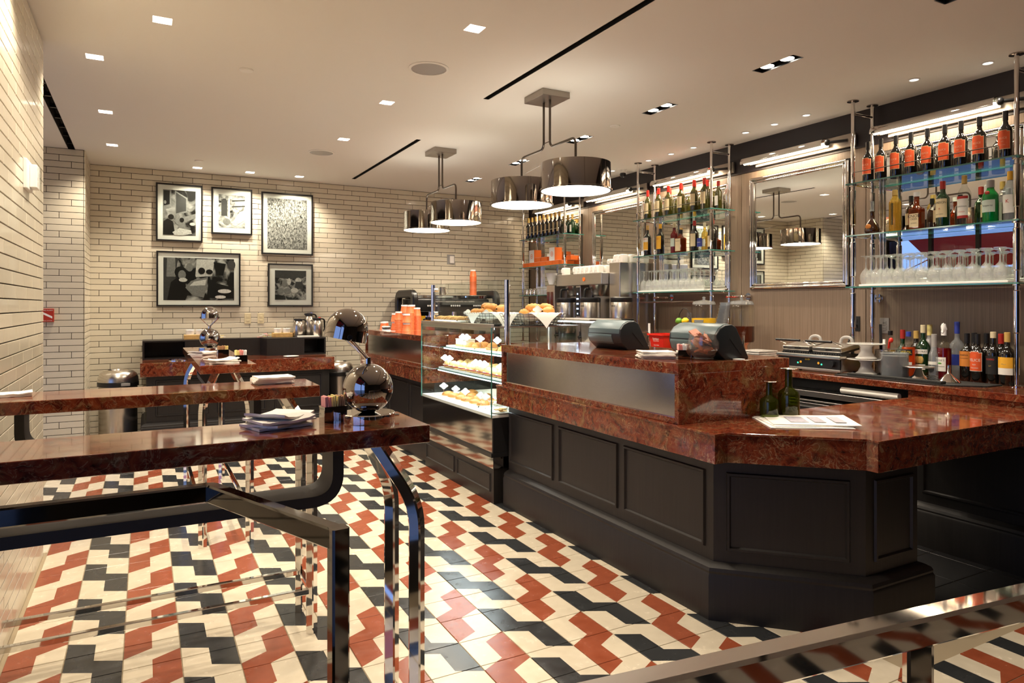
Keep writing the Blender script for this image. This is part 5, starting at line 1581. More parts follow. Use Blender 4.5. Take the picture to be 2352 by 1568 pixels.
# unit 1 middle shelf: spirits
b = thing('decanter_bottle', 'squat dark brown liqueur bottle with tall stopper at the end of the spirit row', 'bottle', (4.58, 3.08, T1), group=None)
MB().lathe([(0, 0), (.040, 0), (.050, .012), (.052, .035), (.040, .075), (.018, .105), (.014, .115), (.014, .16), (.017, .165), (0, .165)], 20).build('body', M['brownbottle'], b, smooth=60)
MB().lathe([(.015, .165), (.010, .19), (.012, .235), (.0, .24)], 12).build('stopper', M['frosty'], b, smooth=60)
MB().ell((-.046, 0, .055), .008, .022, .018, 12, 6).build('seal', M['brownlabel'], b, smooth=60)
b = bottle('liqueur_bottle', 'tall fluted golden liqueur bottle with black band', 'bottle', .29, .036, .21, .245, .016, 'goldliq', 'goldink', .035, (.05, .20, .22, 'ink'), (), None, ('goldliq', .20)); b.location = (4.58, 2.912, T1)
for k in range(10):
    a = 2 * PI * k / 10
    MB().cyl((.036 * math.cos(a), .036 * math.sin(a), .01), (.036 * math.cos(a), .036 * math.sin(a), .21), .0028, 6).build('flute', M['goldliq'], b)
def square_bottle(name, label, w, d, hb, H_, nr, glass, capm, caph, texts, lm, loc, liquid=None, labz=(.02, .11)):
    o = thing(name, label, 'bottle', loc)
    MB().box(-d / 2, d / 2, -w / 2, w / 2, 0, hb).build('body', M[glass], o, bevel=.014, bseg=3)
    MB().lathe([(nr * 2.2, hb - .004), (nr * 1.4, hb + .012), (nr, hb + .022), (nr, H_)], 14).build('neck', M[glass], o, smooth=60)
    if liquid: MB().box(-d / 2 + .004, d / 2 - .004, -w / 2 + .004, w / 2 - .004, .004, hb * .8).build('liquid', M[liquid], o, bevel=.010)
    MB().lathe([(nr + .003, H_ - caph), (nr + .003, H_), (0, H_ + .002)], 14).build('cap', M[capm], o, smooth=40)
    lb = MB().box(-d / 2 - .0012, -d / 2 + .0, -w / 2 + .012, w / 2 - .012, labz[0], labz[1]).build('label', M[lm], o)
    for (s, size, z, im) in texts:
        m2 = MB(); add_text(m2, s, size, face_nx(-d / 2 - .0017, 0, z)); m2.build('lettering', M[im], lb)
    return o
square_bottle('whiskey_bottle', 'square amber whiskey bottle with black neck and cream label', .085, .065, .150, .255, .016, 'amber', 'card', .03, [('KNOB', .030, .092, 'ink'), ('CREEK', .016, .072, 'ink'), ('BOURBON', .008, .045, 'ink')], 'creamlabel', (4.575, 2.758, T1), 'amber')
b = bottle('whiskey_bottle', 'tall dark green whiskey bottle with cream label', 'bottle', .300, .040, .185, .225, .015, 'greenbottle', 'redlabel', .05, (.065, .185, 1.1, 'creamlabel'), [('JAMESON', .019, .160, 'ink'), ('IRISH WHISKEY', .007, .085, 'ink'), ('*', .03, .115, 'redink')]); b.location = (4.58, 2.59, T1)
b = bottle('vodka_bottle', 'clear vodka bottle with red and white label and gold cap', 'bottle', .315, .038, .195, .25, .014, 'clear', 'goldink', .05, (.045, .185, 1.0, 'whitelabel'), [('Stolichnaya', .014, .120, 'ink'), ('VODKA', .012, .085, 'redink')]); b.location = (4.58, 2.457, T1)
for z0, z1 in ((.045, .062), (.168, .185)):
    MB().lathe([(.0394, z0), (.0394, z1)], 12, a0=PI - 1.0, a1=PI + 1.0).build('label_band', M['redlabel'], b, smooth=60)
b = bottle('gin_bottle', 'bright green gin bottle with silver cap and pale label', 'bottle', .262, .043, .165, .205, .018, 'emerald', 'greyplastic', .045, (.065, .140, 1.0, 'greenlabel'), [('Tanqueray', .015, .105, 'ink')], None, ('emerald', .16), .021); b.location = (4.58, 2.305, T1)
MB().ell((-.036, 0, .182), .006, .014, .014, 12, 6).build('red_seal', M['redlabel'], b, smooth=60)
b = bottle('vodka_bottle', 'clear bottle with orange striped label beside the shelf pole', 'bottle', .30, .038, .19, .24, .015, 'frosty', 'yellowlabel', .05, (.05, .16, .9, 'whitelabel'), [('K', .03, .12, 'redink')]); b.location = (4.60, 2.205, T1)
for (y, mm, lab) in ((2.86, 'brownbottle', 'short dark bottle tucked behind the golden liqueur bottle'), (2.67, 'brownbottle', 'dark bottle tucked behind the square whiskey bottle'), (2.375, 'winebottle', 'dark bottle with white cap tucked behind the gin bottle')):
    b = bottle('spirit_bottle', lab, 'bottle', .25, .034, .16, .19, .013, mm, 'card' if mm == 'winebottle' else 'black', .04, (.05, .13, 1.0, 'creamlabel')); b.location = (4.68, y, T1)
# stemware (inverted wine glasses)
def wine_glass(label, grp):
    prof = [(.031, 0), (.036, .02), (.039, .045), (.036, .07), (.024, .095), (.008, .112), (.0042, .125), (.0040, .180), (.010, .192), (.034, .200), (.034, .2025), (0, .2025)]
    o = thing('wine_glass', label, 'wine glass', group=grp)
    MB().lathe(prof[:6], 14).build('bowl', M['stem'], o, smooth=80)
    MB().lathe(prof[5:9], 8).build('stem', M['stem'], o, smooth=80)
    MB().lathe(prof[8:], 14).build('foot', M['stem'], o, smooth=60)
    return o
g = wine_glass('upturned stemmed wine glass on the tray below the spirit bottles', 'wine glasses below the spirit bottles')
sp_ = []
for i in range(12):
    for j, x in enumerate((4.545, 4.628, 4.712)):
        sp_.append((x, 2.235 + i * .0790 + (.02 if j == 1 else 0), 1.549))
put(g, sp_)
g = wine_glass('upturned stemmed wine glass on the tray below the liqueur bottles', 'wine glasses below the liqueur bottles')
sp_ = []
for i in range(11):
    for j, x in enumerate((4.545, 4.628, 4.712)):
        if j == 0 or i < 8:
            sp_.append((x, 5.57 - i * .0815 - (.02 if j == 1 else 0), 1.549))
put(g, sp_)
# unit 2 top: red capped wines, front row with cream label, back row
b = bottle('wine_bottle', 'olive wine bottle with red capsule and cream label on the top shelf', 'bottle', .300, .038, .185, .225, .0145, 'olivebottle', 'red', .06, (.06, .17, 1.0, 'creamlabel'), [('VINO', .010, .13, 'goldink'), ('BIANCO', .008, .10, 'goldink')], 'red capsule wine bottles on the top shelf')
put(b, [(4.575, y, T0) for y in (5.545, 5.375, 5.23, 5.05, 4.87, 4.735)] + [(4.675, y, T0) for y in (5.50, 5.32, 5.15, 4.97, 4.80)])
b = bottle('wine_bottle', 'pale wine bottle with white narrow label by the shelf pole', 'bottle', .265, .034, .165, .20, .0135, 'olivebottle', 'redlabel', .045, (.04, .13, .6, 'whitelabel')); b.location = (4.67, 4.655, T0)
# unit 2 middle
specs = [('amaro_bottle', 'black amaro bottle with red and yellow label', 5.55, .315, .040, 'winebottle', 'bread', (.06, .19, 1.0, 'whitelabel'), [('AVERNA', .016, .175, 'redink')], ('yellowlabel', .065, .145)),
         ('amaro_bottle', 'black amaro bottle with yellow label and red yellow cap', 5.35, .31, .040, 'winebottle', 'yellowlabel', (.06, .19, 1.0, 'yellowlabel'), [('AMARO', .013, .16, 'redink')], None),
         ('liqueur_bottle', 'ruby liqueur bottle with cork and green label', 5.145, .30, .036, 'redliq', 'ivory', (.07, .15, .9, 'greenlabel'), [], None),
         ('wine_bottle', 'dark bottle with parchment label beside the clear vodka', 4.865, .29, .038, 'winebottle', 'redlabel', (.05, .17, 1.0, 'creamlabel'), [], None),
         ('vodka_bottle', 'clear vodka bottle with blue label', 4.775, .30, .040, 'clear', 'clear', (.04, .12, .95, 'bluelabel'), [('VODKA', .014, .08, 'whiteink')], None),
         ('wine_bottle', 'black bottle with red cap and cream label by the shelf pole', 4.635, .285, .042, 'winebottle', 'redlabel', (.03, .13, .9, 'creamlabel'), [], None)]
for nm, lab, y, hh, rr, gm, cm, lb_, tx, ex in specs:
    b = bottle(nm, lab, 'bottle', hh, rr, hh * .60, hh * .74, .0145, gm, cm, .045, lb_, tx); b.location = (4.575, y, T1)
    if ex: MB().lathe([(rr + .0013, ex[1]), (rr + .0013, ex[2])], 12, a0=PI - .98, a1=PI + .98).build('label_band', M[ex[0]], b, smooth=60)
square_bottle('liqueur_bottle', 'square amber liqueur bottle with black square cap', .095, .075, .15, .225, .018, 'amber', 'black', .035, [('ORIGINALE', .011, .115, 'ink')], 'creamlabel', (4.575, 5.055, T1), 'amber', (.02, .14))
b = bottle('spirit_bottle', 'slim pale bottle with cork behind the clear vodka', 'bottle', .27, .030, .17, .2, .012, 'goldliq', 'ivory', .04, (.05, .12, .9, 'whitelabel')); b.location = (4.66, 4.82, T1)
# unit 3: dark bottles with gold tops, boxes, glasses
b = bottle('prosecco_bottle', 'black bottle with gold foil neck and long cream label', 'bottle', .295, .036, .175, .21, .0145, 'winebottle', 'goldink', .06, (.05, .17, .55, 'creamlabel'), (), 'gold topped bottles on the top shelf')
put(b, [(4.585, 8.05 - k * .098, T0) for k in range(9)])
b = bottle('sparkling_bottle', 'dark green bottle with gold top and white label by the far mirror', 'bottle', .245, .036, .14, .175, .0145, 'greenbottle', 'goldink', .06, (.03, .115, .6, 'whitelabel'), (), 'white label bottles by the far mirror')
put(b, [(4.67, y, T0) for y in (7.30, 7.20, 7.10, 7.40)])
def gift_box(label, sx, sy, sz, spots, grp, upright):
    o = thing('gift_box', label, 'box', group=grp)
    MB().box(-sx / 2, sx / 2, -sy / 2, sy / 2, 0, sz).build('carton', M['orangebox'], o, bevel=.002)
    if upright:
        f = MB().box(-sx / 2 - .0012, -sx / 2, -sy / 2 + .001, sy / 2 - .001, .001, sz - .001).build('white_front', M['card'], o)
        ring = MB()
        n = 20
        for i in range(n):
            a, b_ = 2 * PI * i / n, 2 * PI * (i + 1) / n
            ring.face([(-sx / 2 - .0018, .030 * math.cos(a), sz * .5 + .030 * math.sin(a)), (-sx / 2 - .0018, .030 * math.cos(b_), sz * .5 + .030 * math.sin(b_)), (-sx / 2 - .0018, .023 * math.cos(b_), sz * .5 + .023 * math.sin(b_)), (-sx / 2 - .0018, .023 * math.cos(a), sz * .5 + .023 * math.sin(a))])
        ring.face([(-sx / 2 - .0018, .010 * math.cos(2 * PI * i / 8), sz * .5 + .010 * math.sin(2 * PI * i / 8)) for i in range(8)])
        ring.build('round_emblem', M['orangebox'], f)
    else:
        MB().box(-sx / 2 + .001, sx / 2 - .001, -sy / 2 + .001, sy / 2 - .001, sz, sz + .0015).build('white_lid', M['card'], o)
    for k, p in enumerate(spots):
        if k == 0: o.location = p
        else: copy_tree(o, None, p)
gift_box('flat orange gift box with white top lying on the shelf', .13, .145, .055, [(4.56, 7.97 - k * .15, T1) for k in range(6)] + [(4.565, 7.66, T1 + .0575), (4.565, 7.50, T1 + .0575), (4.70, 7.15, T1 + .0575)], 'flat orange gift boxes', False)
gift_box('upright white fronted orange gift box with round emblem', .11, .13, .165, [(4.57, 7.84, T1 + .0575), (4.69, 7.58, T1), (4.57, 7.33, T1 + .0575)], 'upright orange gift boxes', True)
gl = MB().lathe([(.026, 0), (.030, .002), (.032, .11), (.031, .11), (.028, .004), (0, .004)], 14).build('tumbler', M['stem'], smooth=50)
tag(gl, 'straight clear tumbler on the lowest shelf below the gift boxes', 'glass', 'tumblers below the gift boxes')
for k in range(10):
    o = gl if k == 0 else gl.copy()
    if k: C.objects.link(o)
    o.location = (4.56 + (k % 2) * .08, 7.72 - (k // 2) * .085, T2)
cp = thing('metal_pot', 'small chrome milk pot on the lowest shelf by the brick wall', 'pot', group='small chrome milk pots')
MB().lathe([(0, 0), (.034, 0), (.036, .03), (.026, .065), (.028, .075), (.010, .09), (0, .095)], 16).build('body', M['chrome'], cp, smooth=50)
MB().tube(fillet([(.026, 0, .065), (.055, 0, .06), (.05, 0, .02), (.036, 0, .02)], .02, 3), .004, 6).build('handle', M['chrome'], cp, smooth=True)
put(cp, [(4.56, 8.04, T2), (4.56, 7.94, T2), (4.56, 7.84, T2), (4.66, 7.98, T2), (4.66, 7.86, T2)])
o = thing('shelf_gallery', 'thin chrome gallery rail along the lowest shelf beneath the gift boxes', 'rail', (4.50, 7.1, T2))
MB().tube(fillet([(0, 0, 0), (0, 0, .08), (0, .97, .08), (0, .97, 0)], .012, 3), .003, 6).build('rail_wire', M['chrome'], o, smooth=True)

# ================================================================== ON THE RAISED COUNTER
ZR = 1.130
def pos_terminal(x, y0, y1, label):
    o = thing('till_terminal', label, 'till', (x, y0, ZR))
    w = y1 - y0
    prof = [(.04, 0), (-.012, .045), (-.025, .085), (-.020, .125), (.005, .155), (.04, .172), (.085, .175), (.115, .160), (.200, .010), (.200, 0)]
    MB().prism_y(prof, 0, w).build('housing', M['slatedark'], o, bevel=.008, bseg=3, smooth=40)
    up = [(-.024, .098), (-.022, .126), (.003, .158), (.038, .176), (.075, .179), (.078, .170), (.03, .150), (-.010, .11)]
    MB().prism_y(up, .012, w - .012).build('top_cowl', M['slateplastic'], o, bevel=.004, smooth=40)
    lo = [(.035, .012), (-.016, .045), (-.029, .080), (-.027, .094), (-.015, .09), (.03, .03)]
    MB().prism_y(lo, .085, w - .012).build('rear_cover', M['slateplastic'], o, bevel=.004, smooth=40)
    for k in range(8):
        MB().obox((.075 + .010 * k, -.001, .10 - .0105 * k), .014, .003, .0035, 0, 0, math.radians(45)).build('vent_slot', M['dark'], o)
    MB().prism_y([(.118, .153), (.121, .154), (.197, .022), (.194, .020)], .02, w - .02).build('screen', M['dark'], o)
    return o
pos_terminal(2.525, 3.285, 3.625, 'dark blue grey till terminal beyond the red bucket')
pos_terminal(2.490, 2.475, 2.815, 'dark blue grey till terminal behind the glass bowl')
napkin_stack(2.315, 2.735, ZR + .0002, 7, .17, .14, -.5, 'stack of white napkins on the raised counter before the tills', .06)
sugar_caddy(2.405, 2.635, ZR, -.5, 'small dark caddy of packets between napkins and bowl', ['pink', 'card', 'kraft'])
bw = thing('glass_bowl', 'round clear glass bowl filled with wrapped chocolate squares', 'bowl', (2.452, 2.545, ZR))
MB().lathe([(0, 0), (.048, 0), (.052, .006), (.046, .012), (.060, .022), (.078, .055), (.080, .085), (.070, .118), (.074, .128), (.071, .128), (.067, .116), (.077, .085), (.075, .055), (.058, .026), (0, .018)], 28).build('bowl', M['crystal'], bw, smooth=50)
for k in range(15):
    a = k * 2.399; rr = .047 * math.sqrt((k % 8) / 8)
    q = MB().obox((0, 0, 0), .046, .046, .007, R.uniform(0, 3), R.uniform(-.8, .8), R.uniform(-.8, .8)).build('wrapped_chocolate', M['choc'], None, loc=(2.452 + rr * math.cos(a), 2.545 + rr * math.sin(a), ZR + .045 + .0062 * k))
    tag(q, 'copper brown wrapped chocolate square in the glass bowl', 'chocolate', 'wrapped chocolates in the bowl')
o = MB().lathe([(0, 0), (.028, 0), (.030, .004), (0, .006)], 16).build('bottle_cap_dish', M['card'], smooth=True, loc=(2.60, 2.455, ZR)); tag(o, 'tiny white dish on the counter beside the glass bowl', 'dish')

# ---- peninsula: green flasks and newspapers
def flask(x, y, h, r, label):
    o = thing('green_flask', label, 'flask', (x, y, .846))
    MB().lathe([(0, 0), (r * .95, 0), (r, .008), (r, h * .45), (r * .90, h * .52), (r * .40, h * .60), (r * .34, h * .64), (r * .32, h - .006), (r * .32, h)], 28).build('body', M['olivevase'], o, smooth=60)
    MB().lathe([(0, h - .012), (r * .30, h - .012), (r * .32, h), (r * .92, h), (r * .95, h + .003), (r * .9, h + .005), (0, h + .006)], 28).build('disc_stopper', M['chrome'], o, smooth=40)
    return o
flask(2.708, 2.362, .180, .045, 'shorter olive green glass flask with flat disc stopper')
flask(2.835, 2.352, .238, .052, 'taller olive green glass flask with flat disc stopper')
nw = thing('newspaper_stack', 'loose stack of folded newspapers on the marble peninsula', 'newspapers', (2.72, 2.185, .8462))
for k, (a, dx, dy, w, d) in enumerate(((-.56, 0, 0, .37, .30), (-.50, .02, .01, .36, .29), (-.66, .05, -.005, .38, .27))):
    mb = MB(); N = 10
    for lay in (0, 1):
        for i in range(N + 1):
            for j in range(N + 1):
                u, v = -.5 + i / N, -.5 + j / N
                z = .004 * k + (.0035 if lay else 0.0003) + (.012 * max(0, (u + .2)) ** 2 * (1 + v) * (k == 2)) + .0008 * math.sin(7 * u + k)
                x, y = u * w, v * d
                mb.v.append((dx + x * math.cos(a) - y * math.sin(a), dy + x * math.sin(a) + y * math.cos(a), z))
    Q = (N + 1) ** 2
    for i in range(N):
        for j in range(N):
            q = i * (N + 1) + j
            mb.f += [(q, q + 1, q + N + 2, q + N + 1), (Q + q, Q + q + N + 1, Q + q + N + 2, Q + q + 1)]; mb.m += [0, 0]
    e = [i for i in range(N + 1)] + [i * (N + 1) + N for i in range(1, N + 1)] + [N * (N + 1) + j for j in range(N - 1, -1, -1)] + [i * (N + 1) for i in range(N - 1, 0, -1)]
    for p, q in zip(e, e[1:] + e[:1]):
        mb.f.append((p, q, Q + q, Q + p)); mb.m.append(0)
    mb.build('newspaper', M['paper'], nw, smooth=30)
m2 = MB()
for k in range(3):
    a = -.66
    c = Vector((.05 + (-.06 + .09 * k) * math.cos(a), -.005 + (-.06 + .09 * k) * math.sin(a)))
    m2.obox((c.x, c.y, .0135 + .0016 * k), .05 if k else .08, .16, .0006, a)
m2.build('newsprint_image', M['newsimg'], nw)

# ================================================================== BACK COUNTER
ZC = .92
# panini grill
gr = thing('panini_grill', 'double steel panini grill with black ribbed plates and raised handles', 'grill', (4.26, 3.10, ZC))
MB().box(.015, .245, .0, .535, .012, .115).build('body', M['steel'], gr, bevel=.006)
MB().box(.0, .02, .005, .530, .028, .100).build('front_panel', M['black'], gr, bevel=.002)
MB().box(-.012, .06, -.005, .54, .100, .125).build('drip_lip', M['hsteel'], gr, bevel=.004)
MB().box(-.005, .02, .0, .535, .012, .028).build('lower_strip', M['hsteel'], gr, bevel=.002)
m2 = MB()
for k in range(26):
    m2.box(.03, .24, .012 + k * .0198, .022 + k * .0198, .125, .135)
m2.box(.03, .24, .01, .525, .118, .127)
m2.build('ribbed_plate', M['black'], gr)
for k in range(2):
    y0 = .015 + k * .262
    lid = MB().obox((.135, y0 + .12, .178), .215, .235, .032, 0, 0, math.radians(-9)).build('lid', M['hsteel'], gr, bevel=.006)
    MB().obox((.135, y0 + .12, .157), .205, .23, .018, 0, 0, math.radians(-9)).build('upper_plate', M['black'], lid)
    MB().obox((.028, y0 + .10, .163), .004, .05, .012, 0, 0, math.radians(-9)).build('lid_slot', M['dark'], lid)
    MB().cyl((-.06, y0 + .01, .225), (-.06, y0 + .22, .225), .009, 10).build('handle_grip', M['black'], lid, smooth=True)
    for q in (y0 + .005, y0 + .225):
        MB().tube([(-.06, q, .225), (.05, q, .195)], .006, 8).build('handle_arm', M['chrome'], lid, smooth=True)
    MB().tube(fillet([(.21, y0 + .14, .16), (.22, y0 + .14, .25), (.235, y0 + .06, .25), (.235, y0 + .06, .10)], .04, 5), .011, 8).build('hinge_hose', M['greyplastic'], gr, smooth=True)
    MB().cyl((-.004, .06 + k * .40, .068), (-.026, .06 + k * .40, .068), .022, 18).build('dial', M['black'], gr, smooth=True)
    MB().cyl((-.001, .15 + k * .2, .058), (-.003, .15 + k * .2, .058), .006, 10).build('indicator', M['greendot'], gr)
    MB().cyl((-.001, .175 + k * .15, .066), (-.003, .175 + k * .15, .066), .009, 10).build('warning_symbol', M['yellowlabel'], gr)
m2 = MB(); add_text(m2, 'sodir', .022, face_nx(-.0012, .267, .088)); m2.build('lettering', M['yellowink'], gr)
for x in (.04, .21):
    for y in (.04, .495):
        MB().lathe([(0, 0), (.012, 0), (.010, .013), (0, .013)], 10, (x, y, 0)).build('foot', M['black'], gr)
MB().tube(fillet([(.24, .30, .05), (.40, .28, .05), (.50, .26, .30), (.545, .265, .33)], .06, 6), .006, 8).build('power_cord', M['black'], gr, smooth=True)
# outlets
def outlet(y, z, m, label, h=.057):
    o = thing('outlet_plate', label, 'outlet', (XR - .004, y, z))
    MB().box(-.006, 0, -.036, .036, -h, h).build('plate', M[m], o, bevel=.002)
    for q in (-.02, .02):
        MB().box(-.009, -.005, -.016, .016, q - .014, q + .014).build('socket', M[m], o, bevel=.001)
        MB().box(-.0096, -.0085, -.008, -.005, q - .006, q + .006).box(-.0096, -.0085, .005, .008, q - .006, q + .006).build('socket_slot', M['dark'], o)
outlet(3.14, 1.25, 'greyplastic', 'grey outlet plate on the veneer above the utensil canister')
outlet(3.372, 1.26, 'black', 'black outlet plate on the veneer behind the shelf pole')
outlet(5.19, 1.27, 'greyplastic', 'grey outlet plate on the veneer behind the fruit stand')
# mats
mt = MB().prism([(4.17, 3.08), (4.17, 2.42), (4.20, 2.33), (4.34, 2.20), (4.50, 2.20), (4.50, 3.08)][::-1], ZC, ZC + .008).build('bar_mat', M['rubber']); tag(mt, 'black ribbed rubber bar mat on the back counter under the bottles', 'mat')
mt = MB().box(4.19, 4.245, 2.38, 3.00, ZC + .008, ZC + .024).build('rail_mat', M['rubber'], bevel=.003); tag(mt, 'narrow thick black rail mat on the front edge of the bar mat', 'mat')
ZM = ZC + .008
# cake stands
for k, lab in ((0, 'lower white china cake stand on the back counter'), (1, 'upper white china cake stand stacked on another')):
    o = thing('cake_stand', lab, 'cake stand', (4.372, 2.985, ZM + k * .107))
    MB().lathe([(0, 0), (.068, 0), (.070, .004), (.052, .018), (.036, .05), (.036, .075), (.050, .094), (0, .094)], 32).build('pedestal', M['china'], o, smooth=50)
    MB().lathe([(0, .092), (.05, .092), (.118, .098), (.122, .103), (.117, .105), (.05, .100), (0, .100)], 36).build('plate', M['china'], o, smooth=50)
# glass jar with tools
jr = thing('glass_jar', 'wide glass canister with crinkled top on the bar mat', 'jar', (4.345, 2.765, ZM))
MB().lathe([(0, 0), (.078, 0), (.082, .006), (.082, .150), (.086, .158), (.083, .162), (.076, .150), (.076, .008), (0, .006)], 32).build('body', M['frosty'], jr, smooth=50)
MB().lathe([(0, .01), (.074, .01), (.074, .14), (0, .145)], 24).build('contents', M['sugarjar'], jr, smooth=50)
MB().ell((0, 0, .155), .080, .080, .035, 18, 6, z0=-.1, jit=.06, rnd=R).build('film_top', M['clear'], jr, smooth=30)
ut = thing('utensil_canister', 'steel canister holding bar tools and a black handled knife', 'canister', (4.47, 2.93, ZM))
MB().lathe([(0, 0), (.048, 0), (.05, .005), (.05, .17), (.046, .17), (.046, .008), (0, .008)], 24).build('body', M['steel'], ut, smooth=50)
MB().bar([(0, .01, .05), (.01, .02, .25), (.02, .03, .34)], .018, .014).build('knife_handle', M['black'], ut)
MB().bar([(.01, -.02, .05), (.0, -.05, .23)], .014, .008).build('red_tool', M['red'], ut)
MB().bar([(-.01, -.01, .05), (-.03, -.03, .24)], .014, .008).build('white_tool', M['card'], ut)
MB().ell((0, -.06, .235), .015, .015, .018, 10, 6).build('tool_knob', M['red'], ut, smooth=60)
sd = thing('steel_stand', 'low steel pedestal stand on the bar mat', 'stand', (4.36, 2.615, ZM))
MB().lathe([(0, 0), (.058, 0), (.058, .004), (.030, .030), (.014, .075), (.0, .075)], 28).build('pedestal', M['chrome'], sd, smooth=50)
MB().lathe([(0, .075), (.088, .076), (.090, .080), (.088, .083), (0, .082)], 32).build('plate', M['hsteel'], sd, smooth=50)
fn = thing('steel_funnel', 'upturned steel funnel on the bar mat', 'funnel', (4.36, 2.43, ZM))
MB().lathe([(.062, 0), (.064, .003), (.012, .052), (.009, .056), (.008, .105), (.006, .105), (.006, .054)], 28).build('cone', M['chrome'], fn, smooth=50)
ss = thing('stacked_strainers', 'small pile of clear glass stands beside the funnel', 'strainers', (4.34, 2.52, ZM))
for k in range(3):
    MB().lathe([(0, .012 * k), (.030, .012 * k), (.034, .006 + .012 * k), (.02, .011 + .012 * k), (0, .011 + .012 * k)], 18).build('strainer', M['clear'], ss, smooth=50)
# bottles standing on the back counter
def cb(nm, lab, x, y, h, r, gm, cm, lb_, tx=(), caph=.045, liquid=None, zs=.6, zn=.74, nr=.0145, z=ZC):
    b = bottle(nm, lab, 'bottle', h, r, h * zs, h * zn, nr, gm, cm, caph, lb_, tx, None, liquid); b.location = (x, y, z); return b
b = cb('aperitif_bottle', 'orange aperitif bottle with black and yellow band and blue cap', 4.545, 2.795, .300, .044, 'clear', 'bluelabel', (.06, .10, 1.0, 'whitelabel'), (), .03, ('orangeliq', .20), .62, .78)
MB().lathe([(.0455, .145), (.0455, .185)], 12, a0=PI - 1.05, a1=PI + 1.05).build('name_band', M['ink'], b, smooth=60)
m2 = MB(); add_text(m2, 'APEROL', .024, on_cyl(.0462, .165)); m2.build('lettering', M['yellowink'], b)
b = cb('vermouth_bottle', 'dark green vermouth bottle with white label and cream cap', 4.625, 2.745, .345, .046, 'greenbottle', 'ivory', (.155, .185, 1.1, 'whitelabel'), [('NOILLY PRAT', .016, .170, 'ink')], .05, None, .55, .72)
MB().ell((-.040, 0, .115), .008, .028, .034, 14, 7).build('crest', M['goldink'], b, smooth=60)
MB().lathe([(.0472, .05), (.0472, .085)], 12, a0=PI - .8, a1=PI + .8).build('lower_label', M['whitelabel'], b, smooth=60)
cb('vermouth_bottle', 'tall clear bottle with lime green capsule behind the vermouth', 4.735, 2.765, .345, .040, 'frosty', 'yellowp', (.06, .16, .9, 'whitelabel'), (), .07)
cb('bitter_bottle', 'dark bottle with gold and red neck behind the aperitif', 4.73, 2.855, .30, .038, 'winebottle', 'goldink', (.08, .17, .9, 'yellowlabel'), (), .05)
cb('liqueur_bottle', 'green liqueur bottle with dark red cap and black label', 4.72, 2.945, .305, .042, 'greenbottle', 'redlabel', (.09, .16, .9, 'ink'), (), .06, None, .5, .66)
cb('syrup_bottle', 'clear bottle with dark stopper above the glass canister', 4.735, 3.045, .295, .032, 'clear', 'black', None, (), .03, ('goldliq', .16))
b = cb('syrup_bottle', 'red grenadine bottle with white oval label and foil top', 4.57, 2.578, .315, .045, 'clear', 'card', (.055, .145, .75, 'whitelabel'), [("ROSE'S", .018, .125, 'ink'), ('GRENADINE', .010, .085, 'ink')], .03, ('redliq', .205), .62, .80)
MB().ell((0, 0, .325), .020, .018, .035, 9, 6, jit=.25, rnd=R).build('foil', M['card'], b, smooth=30)
MB().ell((-.0455, 0, .106), .002, .012, .006, 10, 5).build('green_emblem', M['greenink'], b, smooth=60)
b = cb('spirit_bottle', 'slim clear bottle with grey cap and round dark emblem', 4.535, 2.620, .290, .032, 'frosty', 'greyplastic', (.095, .115, 1.0, 'whitelabel'), (), .10, None, .5, .70)
MB().cyl((-.031, 0, .065), (-.036, 0, .065), .018, 18).build('round_emblem', M['ink'], b, smooth=True)
cb('vodka_bottle', 'tall frosted vodka bottle with bright blue cap', 4.70, 2.567, .370, .044, 'frosty', 'bluelabel', (.09, .16, .9, 'bluelabel'), (), .075, None, .58, .70)
cb('wine_bottle', 'wine bottle with amber brown label next to the vodka on the counter', 4.60, 2.452, .300, .040, 'winebottle', 'black', (.095, .19, 1.1, 'brownlabel'), [('RISERVA', .014, .165, 'ink'), ('MONTALCINO', .008, .145, 'ink')], .06)
b = cb('wine_bottle', 'wine bottle with arched orange label standing on the counter', 4.57, 2.374, .300, .040, 'winebottle', 'black', (.075, .185, 1.0, 'orangelabel', 'whitelabel'), [('FELICE', .024, .140, 'whiteink'), ('RED', .011, .112, 'whiteink'), ('TOSCANA', .010, .092, 'whiteink')], .06)
cb('wine_bottle', 'wine bottle with black label and red lettering and cork top', 4.58, 2.290, .315, .038, 'winebottle', 'ivory', (.06, .17, 1.1, 'ink'), [('ROSSO', .015, .15, 'redink'), ('IGT', .010, .11, 'goldink')], .035)
b = cb('wine_bottle', 'wine bottle with gold capsule and yellow over white label', 4.56, 2.203, .315, .044, 'winebottle', 'goldink', (.065, .105, 1.1, 'whitelabel'), (), .055)
MB().lathe([(.0452, .105), (.0452, .17)], 12, a0=PI - 1.1, a1=PI + 1.1).build('upper_label', M['yellowlabel'], b, smooth=60)
m2 = MB(); add_text(m2, '~', .05, on_cyl(.0458, .13)); m2.build('sketch', M['goldink'], b)
b = cb('wine_bottle', 'wine bottle with yellow label beside the near shelf pole', 4.63, 2.085, .315, .044, 'winebottle', 'goldink', (.065, .105, 1.1, 'whitelabel'), (), .055)
MB().lathe([(.0452, .105), (.0452, .17)], 12, a0=PI - 1.1, a1=PI + 1.1).build('upper_label', M['yellowlabel'], b, smooth=60)
for x, y, lab, cm in ((4.72, 2.472, 'dark wine bottle standing behind the amber label bottle', 'black'), (4.715, 2.395, 'dark wine bottle standing behind the orange label bottle', 'black'), (4.72, 2.315, 'dark wine bottle with maroon capsule at the back', 'redlabel')):
    cb('wine_bottle', lab, x, y, .30, .038, 'winebottle', cm, None, (), .06)
